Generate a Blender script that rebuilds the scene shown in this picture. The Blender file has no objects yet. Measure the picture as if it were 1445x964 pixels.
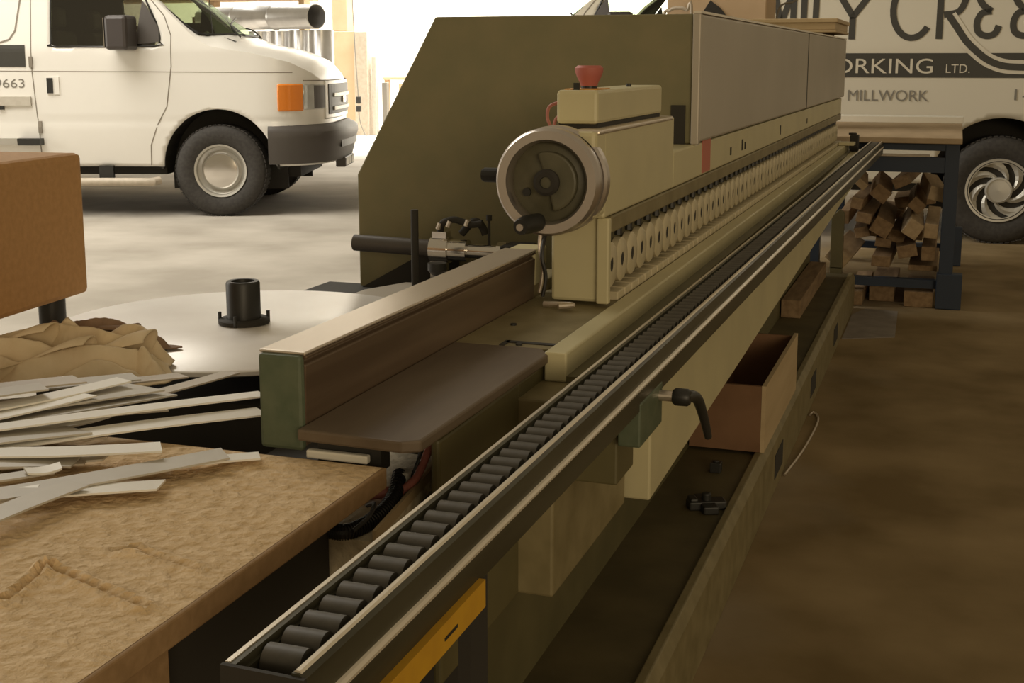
import bpy, bmesh, math, random
from mathutils import Vector, Matrix, noise
random.seed(7)
PI = math.pi
R = math.radians
scn = bpy.context.scene
col = scn.collection

# ------------------------------------------------------------------ camera
cam_d = bpy.data.cameras.new('camera')
cam = bpy.data.objects.new('camera', cam_d)
col.objects.link(cam)
scn.camera = cam
cam_d.sensor_width = 36.0
cam_d.lens = 36.0 * 1800 / 1445
cam_d.shift_y = -82.0 / 1445
cam_d.clip_start = 0.05
cam_d.clip_end = 200
CAMH = 1.3
# world +Y runs along the machine; it meets the picture right of the middle
_vx, _vy = 1355 - 722.5, 85 - 400
d = Vector((_vx, -_vy, -1800)).normalized()          # world Y in camera axes
z = Vector((0, -d.z, d.y))
z = (z - d * z.dot(d)).normalized()
if z.y < 0: z = -z
x = d.cross(z)
rot = Matrix((x, d, z))                               # camera axes -> world
cam.matrix_world = Matrix.Translation((0, 0, CAMH)) @ rot.to_4x4()

# ------------------------------------------------------------------ world and lights
scn.view_settings.view_transform = 'Standard'
scn.view_settings.look = 'None'
scn.view_settings.exposure = 0.0
scn.view_settings.gamma = 1.0
scn.view_settings.use_curve_mapping = False
w = bpy.data.worlds.new('hall_ambient')
scn.world = w
w.use_nodes = True
w.node_tree.nodes['Background'].inputs[0].default_value = (1.0, 0.80, 0.50, 1)
w.node_tree.nodes['Background'].inputs[1].default_value = 0.26

def area(name, loc, target, sx, sy, power, colr=(1, .93, .8), spread=180):
    l = bpy.data.lights.new(name, 'AREA')
    l.shape = 'RECTANGLE'; l.size = sx; l.size_y = sy
    l.energy = power; l.color = colr; l.spread = R(spread)
    o = bpy.data.objects.new(name, l)
    col.objects.link(o)
    o.location = loc
    o.rotation_euler = (Vector(target) - Vector(loc)).to_track_quat('-Z', 'Y').to_euler()
    return o
# daylight through the open loading door on the left
area('loading_door_daylight', (-15, 3.0, 3.2), (-5, 10.0, 0.6), 5.0, 4.5, 430, (1, .95, .84))
area('bay_wash_light', (-9, 21.5, 7.5), (-9, 23.5, 0), 18, 7, 6200, (1, .96, .88), 130)  # unseen lamp, added to burn out the back wall
area('front_fill_light', (-7.6, 6.3, 5.8), (-6.2, 7.2, 0), 4.5, 4.5, 560, (1, .945, .84))  # unseen overhead lamp, added to brighten the bench and left floor
area('rear_fill_light', (5.0, -7.0, 2.6), (-.8, 3.2, 1.2), 4, 2.4, 275, (1, .80, .52))  # unseen low lamp, added to lift upright faces but spare the floor

# ------------------------------------------------------------------ materials
def mat(name, c, rough=.6, metal=0., c2=None, scale=8., bump=0., detail=4., stretch=(1, 1, 1), emit=None, spec=.5, coat=0., mix=(.35, .65)):
    m = bpy.data.materials.new(name); m.use_nodes = True
    nt = m.node_tree; b = nt.nodes['Principled BSDF']
    b.inputs['Base Color'].default_value = (*c, 1)
    b.inputs['Roughness'].default_value = rough
    b.inputs['Metallic'].default_value = metal
    b.inputs['Specular IOR Level'].default_value = spec
    if coat: b.inputs['Coat Weight'].default_value = coat
    if c2 is not None or bump:
        tc = nt.nodes.new('ShaderNodeTexCoord'); mp = nt.nodes.new('ShaderNodeMapping')
        mp.inputs['Scale'].default_value = stretch
        nt.links.new(tc.outputs['Object'], mp.inputs[0])
        n = nt.nodes.new('ShaderNodeTexNoise'); n.inputs['Scale'].default_value = scale; n.inputs['Detail'].default_value = detail
        nt.links.new(mp.outputs[0], n.inputs[0])
        if c2 is not None:
            r = nt.nodes.new('ShaderNodeValToRGB')
            r.color_ramp.elements[0].position = mix[0]; r.color_ramp.elements[1].position = mix[1]
            r.color_ramp.elements[0].color = (*c, 1); r.color_ramp.elements[1].color = (*c2, 1)
            nt.links.new(n.outputs[0], r.inputs[0]); nt.links.new(r.outputs[0], b.inputs['Base Color'])
        if bump:
            bp = nt.nodes.new('ShaderNodeBump'); bp.inputs['Strength'].default_value = bump; bp.inputs['Distance'].default_value = .01
            nt.links.new(n.outputs[0], bp.inputs['Height']); nt.links.new(bp.outputs[0], b.inputs['Normal'])
    return m
def glass(name, tint, fac):
    m = bpy.data.materials.new(name); m.use_nodes = True
    nt = m.node_tree; nt.nodes.clear()
    out = nt.nodes.new('ShaderNodeOutputMaterial'); mx = nt.nodes.new('ShaderNodeMixShader')
    t = nt.nodes.new('ShaderNodeBsdfTransparent'); g = nt.nodes.new('ShaderNodeBsdfGlossy')
    t.inputs[0].default_value = (*tint, 1); g.inputs[0].default_value = (.9, .9, .9, 1); g.inputs[1].default_value = .03
    mx.inputs[0].default_value = fac
    nt.links.new(t.outputs[0], mx.inputs[1]); nt.links.new(g.outputs[0], mx.inputs[2]); nt.links.new(mx.outputs[0], out.inputs[0])
    return m

M = {}
M['floor'] = mat('concrete', (.36, .325, .275), .85, 0, (.50, .46, .40), 1.3, .15, 8, spec=.2)
def aisle_brown(m):
    # blends the floor to a darker brown right of the machine, ragged edge
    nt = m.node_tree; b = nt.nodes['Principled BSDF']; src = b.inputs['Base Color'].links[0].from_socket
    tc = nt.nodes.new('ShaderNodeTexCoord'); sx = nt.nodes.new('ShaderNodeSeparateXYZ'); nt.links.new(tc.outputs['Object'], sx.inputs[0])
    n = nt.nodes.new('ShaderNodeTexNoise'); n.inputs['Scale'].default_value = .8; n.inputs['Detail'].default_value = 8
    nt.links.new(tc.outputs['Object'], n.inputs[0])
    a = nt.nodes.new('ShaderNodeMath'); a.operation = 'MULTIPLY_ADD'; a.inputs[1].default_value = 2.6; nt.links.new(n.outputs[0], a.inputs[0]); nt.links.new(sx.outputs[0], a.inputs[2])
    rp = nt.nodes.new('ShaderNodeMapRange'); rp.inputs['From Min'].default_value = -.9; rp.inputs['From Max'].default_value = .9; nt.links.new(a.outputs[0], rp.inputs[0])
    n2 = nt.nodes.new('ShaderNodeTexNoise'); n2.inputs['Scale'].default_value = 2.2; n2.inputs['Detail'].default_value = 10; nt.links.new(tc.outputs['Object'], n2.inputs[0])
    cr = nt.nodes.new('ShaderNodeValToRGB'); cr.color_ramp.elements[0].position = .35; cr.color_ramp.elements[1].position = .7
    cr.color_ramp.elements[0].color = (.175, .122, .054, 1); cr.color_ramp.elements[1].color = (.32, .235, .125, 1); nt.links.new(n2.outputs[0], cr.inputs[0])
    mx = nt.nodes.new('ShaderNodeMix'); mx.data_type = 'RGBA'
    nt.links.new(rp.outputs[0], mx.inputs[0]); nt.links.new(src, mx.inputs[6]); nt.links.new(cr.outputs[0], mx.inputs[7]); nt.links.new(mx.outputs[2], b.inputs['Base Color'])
aisle_brown(M['floor'])
M['wall'] = mat('white_wall', (.80, .78, .72), .8, 0, (.85, .83, .78), .6)
M['green'] = mat('dark_green_paint', (.195, .175, .092), .5, 0, (.22, .19, .10), 14, .05)
M['wheelweb'] = mat('dark_olive_casting', (.085, .078, .046), .5, 0, (.11, .10, .06), 30, .1)
M['worn'] = mat('painted_edge_glint', (.80, .72, .60), .30, .5, (.88, .80, .68), 14, 0, 4, (1, .1, 1))  # pale colour paints the reflected highlights along rail and hood edges
M['mirror'] = mat('mirror_housing', (.045, .036, .032), .4)
M['green2'] = mat('green_cap_paint', (.075, .10, .058), .5, 0, (.11, .13, .08), 30, .1)
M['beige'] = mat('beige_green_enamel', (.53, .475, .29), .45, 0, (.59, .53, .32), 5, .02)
M['beige_d'] = mat('shaded_beige_enamel', (.185, .15, .07), .5, 0, (.25, .205, .105), 16, .05)  # beige darkened to carry the dimmer light low on the machine
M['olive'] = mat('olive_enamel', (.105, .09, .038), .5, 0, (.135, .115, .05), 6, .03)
M['hood'] = mat('brushed_grey_panel', (.42, .375, .31), .45, .15, (.47, .42, .35), 2.2, .02, 5)
M['alu'] = mat('aluminium', (.74, .65, .55), .34, .85, (.76, .67, .57), 20, .02, 3, (1, .15, 1))
M['alu_d'] = mat('dull_anodised_rail', (.050, .046, .028), .34, .25, (.08, .075, .048), 30, .04, 4, (1, .1, 1))
M['steel'] = mat('polished_steel', (.75, .72, .68), .18, 1)
M['wheelrim'] = mat('turned_steel_rim', (.58, .52, .48), .30, .9, (.66, .60, .55), 8)
M['cast'] = mat('ground_cast_table', (.115, .082, .052), .6, .15, (.155, .115, .076), 18, .03, 6, (1, .2, 1))
M['disc'] = mat('galvanised_disc', (.80, .76, .72), .34, .15, (.90, .87, .83), 7, .05, 8, mix=(.3, .7))
M['brownface'] = mat('grimy_fence_face', (.115, .075, .045), .42, .25, (.18, .125, .08), 9, .03, 5, (1, .15, 3))
M['black'] = mat('black_plastic', (.022, .021, .018), .45)
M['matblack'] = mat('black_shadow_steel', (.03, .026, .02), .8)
M['roller'] = mat('grey_rubber_roller', (.060, .054, .043), .45, 0, (.085, .075, .06), 60)
M['proller'] = mat('cream_pressure_roller', (.52, .45, .29), .5, 0, (.60, .52, .35), 30)
M['red'] = mat('red_plastic', (.46, .135, .105), .6)
M['redtape'] = mat('red_tape', (.50, .16, .11), .6)
M['ledge'] = mat('dark_ledge_floor', (.075, .058, .022), .65, 0, (.11, .085, .035), 7, .05)  # ledge top in a darker tone than the base frame
M['yellow'] = mat('yellow_sticker', (.62, .34, .02), .5, 0, (.55, .29, .02), 25)
M['orange'] = mat('orange_plate', (.60, .28, .05), .5)
M['wire_red'] = mat('pink_red_wire', (.55, .20, .16), .5)
M['cable'] = mat('black_cable', (.02, .018, .015), .5)
M['mdf'] = mat('chipboard', (.42, .29, .155), .8, 0, (.50, .355, .20), 60, .1)
M['mdf_edge'] = mat('brown_board', (.30, .185, .085), .8, 0, (.36, .225, .11), 80, .1)
M['dust'] = mat('sawdust', (.60, .42, .22), .95, 0, (.80, .60, .37), 70, 1.0, 12, mix=(.3, .7))
M['dustdark'] = mat('loose_dust', (.52, .44, .30), .95, 0, (.74, .64, .46), 60, .5, 8)
M['strip_w'] = mat('white_edging', (.80, .77, .70), .45)
M['strip_g'] = mat('grey_edging', (.47, .43, .36), .5, 0, (.52, .48, .41), 20)
M['strip_t'] = mat('taupe_edging', (.42, .36, .28), .5, 0, (.50, .43, .34), 20)
M['cloth'] = mat('beige_cotton', (.66, .53, .34), .95, 0, (.76, .63, .44), 18, .3)
M['cloth_d'] = mat('brown_cotton', (.22, .14, .09), .95, 0, (.30, .20, .13), 18, .3)
M['wood'] = mat('rough_timber', (.20, .125, .062), .8, 0, (.30, .20, .105), 9, .2, 6, (4, .6, 4))
M['wood2'] = mat('pale_timber', (.36, .26, .15), .75, 0, (.46, .34, .20), 9, .15, 6, (4, .6, 4))
M['ply'] = mat('birch_ply', (.46, .34, .19), .6, 0, (.54, .41, .24), 6, .05, 5, (1, .3, 3))
M['redwood'] = mat('red_stained_ply', (.17, .085, .038), .65, 0, (.22, .115, .055), 8, .05, 5)
M['card'] = mat('cardboard', (.50, .36, .22), .85, 0, (.56, .41, .26), 3)
M['cardbox'] = mat('brown_box_board', (.46, .255, .10), .8, 0, (.52, .29, .12), 90, .15)
M['blue'] = mat('dark_blue_steel', (.018, .030, .055), .5)
M['white_board'] = mat('white_laminate', (.74, .71, .62), .5)
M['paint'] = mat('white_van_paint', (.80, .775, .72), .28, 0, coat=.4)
M['paint2'] = mat('dimmed_van_paint', (.62, .575, .47), .32, 0, coat=.3)  # same white paint, darkened to put the second van in dimmer light
M['bench_ply'] = mat('worn_bench_ply', (.34, .25, .15), .75, 0, (.42, .31, .19), 6, .05, 5, (1, .3, 3), spec=.3)
M['vin'] = mat('van_interior', (.15, .145, .11), .8)
M['vtrim'] = mat('grey_bumper', (.085, .075, .068), .42)
M['tire'] = mat('tyre_rubber', (.030, .026, .022), .75, 0, (.045, .040, .034), 40, .1)
M['rim'] = mat('silver_rim', (.50, .48, .43), .38, .55)
M['amber'] = mat('amber_lens', (.80, .24, .03), .2, 0, coat=.6)
M['lens'] = mat('clear_lens', (.62, .62, .58), .12, .4)
M['seam'] = mat('panel_gap', (.22, .19, .15), .7)
M['decal'] = mat('charcoal_decal', (.045, .042, .034), .5)
M['decal_g'] = mat('grey_decal', (.20, .185, .155), .5)
M['decal_c'] = mat('cream_decal', (.62, .57, .46), .5)
M['dash'] = mat('green_grey_dash', (.22, .25, .18), .6)
M['seat'] = mat('seat_cloth', (.16, .15, .12), .9)
M['glass_w'] = glass('windscreen_glass', (.62, .72, .52), .10)
M['glass_d'] = glass('dark_side_glass', (.42, .42, .34), .14)
M['glass_c'] = glass('clear_side_glass', (.93, .95, .92), .04)
M['duct'] = mat('galvanised_duct', (.70, .69, .68), .32, .8, (.80, .79, .78), 5)
M['ductin'] = mat('duct_inside', (.25, .23, .21), .6)
M['paper'] = mat('dusty_paper', (.20, .17, .145), .9, 0, (.26, .225, .19), 10)

# ------------------------------------------------------------------ helpers
class MB:
    def __init__(s): s.bm = bmesh.new()
    def box(s, x0, x1, y0, y1, z0, z1, m=None, mi=0):
        vs = [s.bm.verts.new(v) for v in ((x0,y0,z0),(x1,y0,z0),(x1,y1,z0),(x0,y1,z0),(x0,y0,z1),(x1,y0,z1),(x1,y1,z1),(x0,y1,z1))]
        if m is not None:
            for v in vs: v.co = m @ v.co
        for f in ((3,2,1,0),(4,5,6,7),(0,1,5,4),(1,2,6,5),(2,3,7,6),(3,0,4,7)):
            fc = s.bm.faces.new([vs[i] for i in f]); fc.material_index = mi
        return s
    def prism(s, pts, a, b, fn):
        """outline pts (2D) swept from a to b; fn(u, v, t) -> xyz"""
        A = [s.bm.verts.new(fn(u, v, a)) for u, v in pts]; B = [s.bm.verts.new(fn(u, v, b)) for u, v in pts]
        n = len(pts)
        s.bm.faces.new(A[::-1]); s.bm.faces.new(B)
        for i in range(n): s.bm.faces.new((A[i], A[(i+1) % n], B[(i+1) % n], B[i]))
        return s
    def lathe(s, prof, c=(0,0,0), axis='Z', seg=32, close=False):
        """prof: (radius, height) pairs"""
        rings = []
        for r, h in prof:
            ring = []
            if r < 1e-6: ring = [None]
            for k in range(seg if r >= 1e-6 else 1):
                t = 2*PI*k/seg; a, b = r*math.cos(t), r*math.sin(t)
                p = {'Z': (a, b, h), 'X': (h, a, b), 'Y': (b, h, a)}[axis]
                v = s.bm.verts.new((p[0]+c[0], p[1]+c[1], p[2]+c[2]))
                if r < 1e-6: ring = [v]
                else: ring.append(v)
            rings.append(ring)
        pairs = list(zip(rings, rings[1:]))
        if close: pairs.append((rings[-1], rings[0]))
        for A, B in pairs:
            for k in range(seg):
                k2 = (k+1) % seg
                if len(A) == 1 and len(B) == 1: continue
                if len(A) == 1: s.bm.faces.new((A[0], B[k2], B[k]))
                elif len(B) == 1: s.bm.faces.new((A[k], A[k2], B[0]))
                else: s.bm.faces.new((A[k], A[k2], B[k2], B[k]))
        return s
    def cyl(s, p0, p1, r, seg=20, r1=None, cap=True):
        p0, p1 = Vector(p0), Vector(p1); r1 = r if r1 is None else r1
        q = (p1-p0).to_track_quat('Z', 'Y').to_matrix()
        A = [s.bm.verts.new(p0 + q @ Vector((r*math.cos(2*PI*k/seg), r*math.sin(2*PI*k/seg), 0))) for k in range(seg)]
        B = [s.bm.verts.new(p1 + q @ Vector((r1*math.cos(2*PI*k/seg), r1*math.sin(2*PI*k/seg), 0))) for k in range(seg)]
        for k in range(seg): s.bm.faces.new((A[k], A[(k+1) % seg], B[(k+1) % seg], B[k]))
        if cap: s.bm.faces.new(A[::-1]); s.bm.faces.new(B)
        return s
    def tube(s, pts, r, seg=10, sub=6):
        P = [Vector(p) for p in pts]; out = []
        for i in range(len(P)-1):
            a, b, c, e = P[max(i-1, 0)], P[i], P[i+1], P[min(i+2, len(P)-1)]
            for k in range(sub):
                t = k/sub
                out.append(.5*((2*b)+(c-a)*t+(2*a-5*b+4*c-e)*t*t+(3*b-a-3*c+e)*t**3))
        out.append(P[-1]); rings = []
        for i, p in enumerate(out):
            t = (out[min(i+1, len(out)-1)]-out[max(i-1, 0)]).normalized()
            q = t.to_track_quat('Z', 'Y').to_matrix()
            rr = r(i/(len(out)-1)) if callable(r) else r
            rings.append([s.bm.verts.new(p + q @ Vector((rr*math.cos(2*PI*k/seg), rr*math.sin(2*PI*k/seg), 0))) for k in range(seg)])
        for A, B in zip(rings, rings[1:]):
            best = min(range(seg), key=lambda o: (A[0].co-B[o].co).length)
            for k in range(seg): s.bm.faces.new((A[k], A[(k+1) % seg], B[(k+1+best) % seg], B[(k+best) % seg]))
        s.bm.faces.new(rings[0][::-1]); s.bm.faces.new(rings[-1])
        return s

def link(name, mb, m, parent=None, bev=0., smooth=False, off=None, world=True):
    """off: geometry given in world space, stored relative to the parent thing's own location"""
    bm = mb.bm if isinstance(mb, MB) else mb
    if off is not None: bmesh.ops.translate(bm, verts=bm.verts, vec=-Vector(off))
    bmesh.ops.recalc_face_normals(bm, faces=bm.faces)
    me = bpy.data.meshes.new(name); bm.to_mesh(me); bm.free()
    o = bpy.data.objects.new(name, me); col.objects.link(o)
    for mm in (m if isinstance(m, (list, tuple)) else [m]): me.materials.append(mm)
    if parent is not None: o.parent = parent
    if smooth:
        for p in me.polygons: p.use_smooth = True
        me.set_sharp_from_angle(angle=R(38))
    if bev:
        b = o.modifiers.new('bevel', 'BEVEL'); b.width = bev; b.segments = 2; b.limit_method = 'ANGLE'
    return o
def tag(o, label=None, cat=None, group=None, kind=None):
    if label: o['label'] = label
    if cat: o['category'] = cat
    if group: o['group'] = group
    if kind: o['kind'] = kind
    return o
def thing(name, loc, label, cat, group=None, rz=0):
    o = bpy.data.objects.new(name, None); col.objects.link(o)
    o.location = loc; o.rotation_euler = (0, 0, rz); o.empty_display_size = .1
    return tag(o, label, cat, group)
def rooted(o, origin):
    """moves a one-mesh thing's origin to a point on it"""
    v = Vector(origin); o.data.transform(Matrix.Translation(-v)); o.location = v
    return o

# ------------------------------------------------------------------ structure
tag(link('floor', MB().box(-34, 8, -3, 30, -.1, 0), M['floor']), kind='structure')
tag(link('wall_back', MB().box(-34, 8, 28, 28.2, 0, 9), M['wall']), kind='structure')
tag(link('wall_left', MB().box(-34.2, -34, -3, 28.2, 0, 9), M['wall']), kind='structure')

# ================================================================== vans
def interp(tab, f):
    if f <= tab[0][0]: return tab[0][1]
    for (a, b), (c, e) in zip(tab, tab[1:]):
        if f <= c:
            t = (f-a)/(c-a); return b+(e-b)*t
    return tab[-1][1]
ZE = [(-4.9,1.97),(-.86,1.98),(-.80,1.96),(-.46,1.755),(-.16,1.475),(-.04,1.41),(.3,1.36),(.6,1.285),(.75,1.20),(.83,1.12),(.87,1.02)]
ZM = [(-4.9,2.12),(-.90,2.12),(-.74,2.08),(.10,1.50),(.2,1.455),(.5,1.395),(.72,1.31),(.82,1.22),(.87,1.08)]
def WF(f):
    if f > .26: return max(.0, 1-((f-.26)/.62)**2.9)**(1/2.9)
    if f < -4.6: return 1-.06*((-4.6-f)/.3)**2
    return 1.
def WZ(z):
    h = 1.0
    if z < .80: h -= .035*((.80-z)/.4)**1.5
    if .76 < z < .84: h -= .008*(1-abs(z-.80)/.04)
    if z > 1.38: h -= .15*(z-1.38)
    return h
def side_y(f, z): return WF(f)*WZ(z)
def top_z(f, y):
    e, m_ = interp(ZE, f), interp(ZM, f)
    W = max(side_y(f, e), 1e-4); t = min(1, abs(y)/W)
    return e+(m_-e)*(1-t**2.6)
def inside(p, poly):
    c = False; x_, y_ = p
    for (a, b), (e, f) in zip(poly, poly[1:]+poly[:1]):
        if (b > y_) != (f > y_) and x_ < (e-a)*(y_-b)/(f-b)+a: c = not c
    return c
def nearest(p, poly):
    best = None
    for a, b in zip(poly, poly[1:]+poly[:1]):
        ax, ay = a; dx, dy = b[0]-a[0], b[1]-a[1]; L = dx*dx+dy*dy
        t = max(0, min(1, ((p[0]-ax)*dx+(p[1]-ay)*dy)/L)) if L else 0
        q = (ax+dx*t, ay+dy*t); dd = (q[0]-p[0])**2+(q[1]-p[1])**2
        if best is None or dd < best[0]: best = (dd, q)
    return best[1]
def arch(fc):
    return [(fc+.475*math.cos(t), .40+.50*math.sin(t)) for t in [PI*k/24 for k in range(25)]]+[(fc-.475, .2), (fc+.475, .2)]
DOORWIN = [(-1.36,1.43),(-1.36,1.86),(-1.30,1.90),(-.70,1.90),(-.53,1.70),(-.465,1.53),(-.46,1.45),(-.50,1.415),(-1.32,1.41)]
WIND = [(-.70,-.72),(-.72,0),(-.70,.72),(-.60,.84),(-.24,.93),(-.10,.86),(.04,.5),(.09,0),(.04,-.5),(-.10,-.86),(-.24,-.93),(-.60,-.84)]

def van(name, loc, rz, label, near, side_glass, hub, detail=True):
    root = thing(name, loc, label, 'van', None, rz)
    fs = []
    f = -4.9
    while f < .55: fs.append(f); f += .035
    fs += [.56+.31*math.sin(PI/2*k/14) for k in range(15)]
    NS, NT = 48, 26
    bm = bmesh.new(); holes = {'side': bmesh.new(), 'side2': bmesh.new(), 'wind': bmesh.new()}
    def build_grid(P, pts, polys, target, inv):
        """P(i,j) param point, pts maps a param point to xyz"""
        ni, nj = len(P), len(P[0]); hole = {}
        for i in range(ni-1):
            for j in range(nj-1):
                c = ((P[i][j][0]+P[i+1][j+1][0]+P[i+1][j][0]+P[i][j+1][0])/4, (P[i][j][1]+P[i+1][j+1][1]+P[i+1][j][1]+P[i][j+1][1])/4)
                for k, (pl, dst) in enumerate(polys):
                    if inside(c, pl): hole[(i, j)] = k
        Q = [row[:] for row in P]
        for i in range(ni):
            for j in range(nj):
                st = [hole.get((a, b)) for a in (i-1, i) for b in (j-1, j) if 0 <= a < ni-1 and 0 <= b < nj-1]
                hs = [h for h in st if h is not None]
                if hs and len(hs) < len(st): Q[i][j] = nearest(P[i][j], polys[hs[0]][0])
        V = {}
        def vert(bmx, i, j):
            k = (id(bmx), i, j)
            if k not in V: V[k] = bmx.verts.new(pts(*Q[i][j]))
            return V[k]
        for i in range(ni-1):
            for j in range(nj-1):
                h = hole.get((i, j)); dst = bm if h is None else polys[h][1]
                if dst is None: continue
                vs = [vert(dst, i, j), vert(dst, i+1, j), vert(dst, i+1, j+1), vert(dst, i, j+1)]
                if inv: vs = vs[::-1]
                try: dst.faces.new(vs)
                except ValueError: pass
    for sgn, hb in ((-1, holes['side']), (1, holes['side2'])):
        P = [[(f, .42+(interp(ZE, f)-.42)*j/NS) for j in range(NS+1)] for f in fs]
        build_grid(P, lambda a, b, g=sgn: (a, g*side_y(a, b), b), [(arch(0), None), (arch(-3.5), None), (DOORWIN, hb)], bm, sgn > 0)
    P = [[(f, side_y(f, interp(ZE, f))*(-math.cos(PI*j/NT))) for j in range(NT+1)] for f in fs]
    build_grid(P, lambda a, b: (a, b, top_z(a, b)), [(WIND, holes['wind'])], bm, False)
    for f in (fs[0], fs[-1]):     # end panels
        loop = [(f, -side_y(f, .42+(interp(ZE, f)-.42)*j/NS), .42+(interp(ZE, f)-.42)*j/NS) for j in range(NS+1)]
        tp = [(f, side_y(f, interp(ZE, f))*(-math.cos(PI*j/NT)), 0) for j in range(1, NT)]
        loop += [(a, b, top_z(a, b)) for a, b, _ in tp]
        loop += [(a, -b, c) for a, b, c in loop[:NS+1][::-1]]
        bm.faces.new([bm.verts.new(p) for p in loop])
    bmesh.ops.remove_doubles(bm, verts=bm.verts, dist=.0006)
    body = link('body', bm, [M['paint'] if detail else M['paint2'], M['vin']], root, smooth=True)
    so = body.modifiers.new('skin', 'SOLIDIFY'); so.thickness = .025; so.offset = -1; so.material_offset = 1; so.material_offset_rim = 0
    o = link('windscreen', holes['wind'], M['glass_w'], root, smooth=True); tag(o, 'green tinted windscreen')
    for k in ('side', 'side2'): link('door_window', holes[k], side_glass, root, smooth=True)
    # rubber frames round the openings
    def frame(path, mpt, r, nm, m): link(nm, MB().tube([mpt(*p) for p in path]+[mpt(*path[0])], r, 6, 2), m, root, smooth=True)
    frame(WIND, lambda a, b: (a, b, top_z(a, b)+.004), .013, 'windscreen_seal', M['black'])
    for g in (-1, 1): frame(DOORWIN, lambda a, b: (a, g*(side_y(a, b)+.001), b), .008, 'window_seal', M['black'])
    # cabin
    c = MB(); c.box(-4.8, -.56, -.57, .57, .55, .60); c.box(-2.9, -.58, -.93, .93, .551, .60); c.box(-1.66, -1.62, -.92, .92, .6, 1.40)
    link('cabin_floor', c, M['vin'], root)
    c = MB(); c.prism([(-.30,.99),(.05,.99),(.05,1.38),(-.22,1.44),(-.42,1.38),(-.45,1.22)], -.9, .9, lambda u, v, t: (u, t, v))
    link('dashboard', c, M['dash'], root, .02)
    for y in (-.45, .45):
        c = MB(); c.box(-1.35, -.85, y-.24, y+.24, .85, 1.0)
        c.prism([(-1.50,.98),(-1.34,.98),(-1.42,1.55),(-1.53,1.55)], y-.23, y+.23, lambda u, v, t: (u, t, v))
        c.box(-1.54, -1.45, y-.11, y+.11, 1.58, 1.75); link('seat', c, M['seat'], root, .03)
    c = MB(); ring = [Vector((.17*math.cos(t), .17*math.sin(t), 0)) for t in [2*PI*k/20 for k in range(21)]]
    q = Matrix.Rotation(R(-65), 3, 'Y')
    c.tube([q @ p + Vector((-.50, .45, 1.40)) for p in ring], .014, 8, 2); c.cyl((-.50, .45, 1.40), (-.36, .45, 1.34), .03)
    link('steering_wheel', c, M['black'], root, smooth=True)
    # underside
    c = MB(); c.box(-4.6, -.5, -.8, .8, .34, .42); c.box(-.5, .6, -.55, .55, .30, .5); c.cyl((0, -.8, .385), (0, .8, .385), .05); c.cyl((-3.5, -.8, .385), (-3.5, .8, .385), .06)
    link('chassis', c, M['matblack'], root)
    for fc in (0, -3.5):
        for g in (-1, 1):
            c = MB()
            pts = [(fc+.48*math.cos(t), .40+.505*math.sin(t)) for t in [PI*k/16 for k in range(17)]]
            c2 = [(fc+.50*math.cos(t), .40+.525*math.sin(t)) for t in [PI*k/16 for k in range(17)]]
            c.prism(pts+c2[::-1], g*.60, g*.965, lambda u, v, t: (u, t, v))
            c.prism([(fc-.50,.20)]+c2[::-1]+[(fc+.50,.20)], g*.58, g*.60, lambda u, v, t: (u, t, v))
            link('wheel_well', c, M['matblack'], root)
    # wheels
    for fc in (0, -3.5):
        for g in (-1, 1):
            t = [(.215,-.10),(.235,-.115),(.30,-.125),(.355,-.118),(.378,-.095),(.385,-.06),(.385,.06),(.378,.095),(.355,.118),(.30,.125),(.235,.115),(.215,.10)]
            tr = link('tyre', MB().lathe(t, (fc, g*.86, .385), 'Y', 56, close=True), M['tire'], root, smooth=True)
            tread = MB()
            for k in range(60):
                a = 2*PI*k/60
                mtx = Matrix.Translation((fc, g*.86, .385)) @ Matrix.Rotation(a, 4, 'Y')
                tread.box(-.014, .014, -.100, .100, .378, .3865, mtx)
            link('tread', tread, M['tire'], tr)
            if hub == 'disc':
                pr = [(.218,-.10),(.222,-.118),(.205,-.112),(.198,-.085),(.17,-.065),(.150,-.075),(.145,-.078)]
                pr = [(r, h*-g*-1) for r, h in pr]
                pr2 = [(r, g*abs(h)) for r, h in pr]+[(.0, g*.078)]
                rm = link('rim', MB().lathe(pr2, (fc, g*.86, .385), 'Y', 48), M['rim'], root, smooth=True)
                cp = [(.148, g*.078),(.150, g*.10),(.140, g*.112),(.10, g*.120),(.05, g*.124),(0, g*.125)]
                h = link('hub_cap', MB().lathe(cp, (fc, g*.86, .385), 'Y', 48), M['steel'], rm, smooth=True)
                tag(h, 'polished round hub cap')
            else:
                pr2 = [(.222, g*.095),(.225, g*.120),(.205, g*.124),(.200, g*.108),(.195, g*.085),(.10, g*.085),(.0, g*.085)]
                rm = link('rim', MB().lathe(pr2, (fc, g*.86, .385), 'Y', 56), M['matblack'], root, smooth=True)
                fr = MB()
                fr.lathe([(.200, g*.095),(.228, g*.100),(.226, g*.124),(.198, g*.122)], (fc, g*.86, .385), 'Y', 56, close=True)
                fr.lathe([(.095, g*.09),(.092, g*.118),(.080, g*.122),(.078, g*.115),(.0, g*.118)], (fc, g*.86, .385), 'Y', 40)
                for k in range(7):       # swept vanes
                    a0 = 2*PI*k/7+.45
                    def vp(t, s_): 
                        rr = .085+.125*t; an = a0-1.05*t+s_*(.14+.20*t)
                        return (fc+rr*math.cos(an), g*(.86+.112-.012*abs(s_)+.004*t), .385+rr*math.sin(an))
                    for i in range(6):
                        for sa, sb in ((-1, 0), (0, 1)):
                            q_ = [vp(i/6, sa), vp((i+1)/6, sa), vp((i+1)/6, sb), vp(i/6, sb)]
                            top = [fr.bm.verts.new(p) for p in q_]; bot = [fr.bm.verts.new((p[0], p[1]-g*.02, p[2])) for p in q_]
                            fr.bm.faces.new(top); fr.bm.faces.new(bot[::-1])
                            for e in range(4): fr.bm.faces.new((top[e], top[(e+1) % 4], bot[(e+1) % 4], bot[e]))
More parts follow.
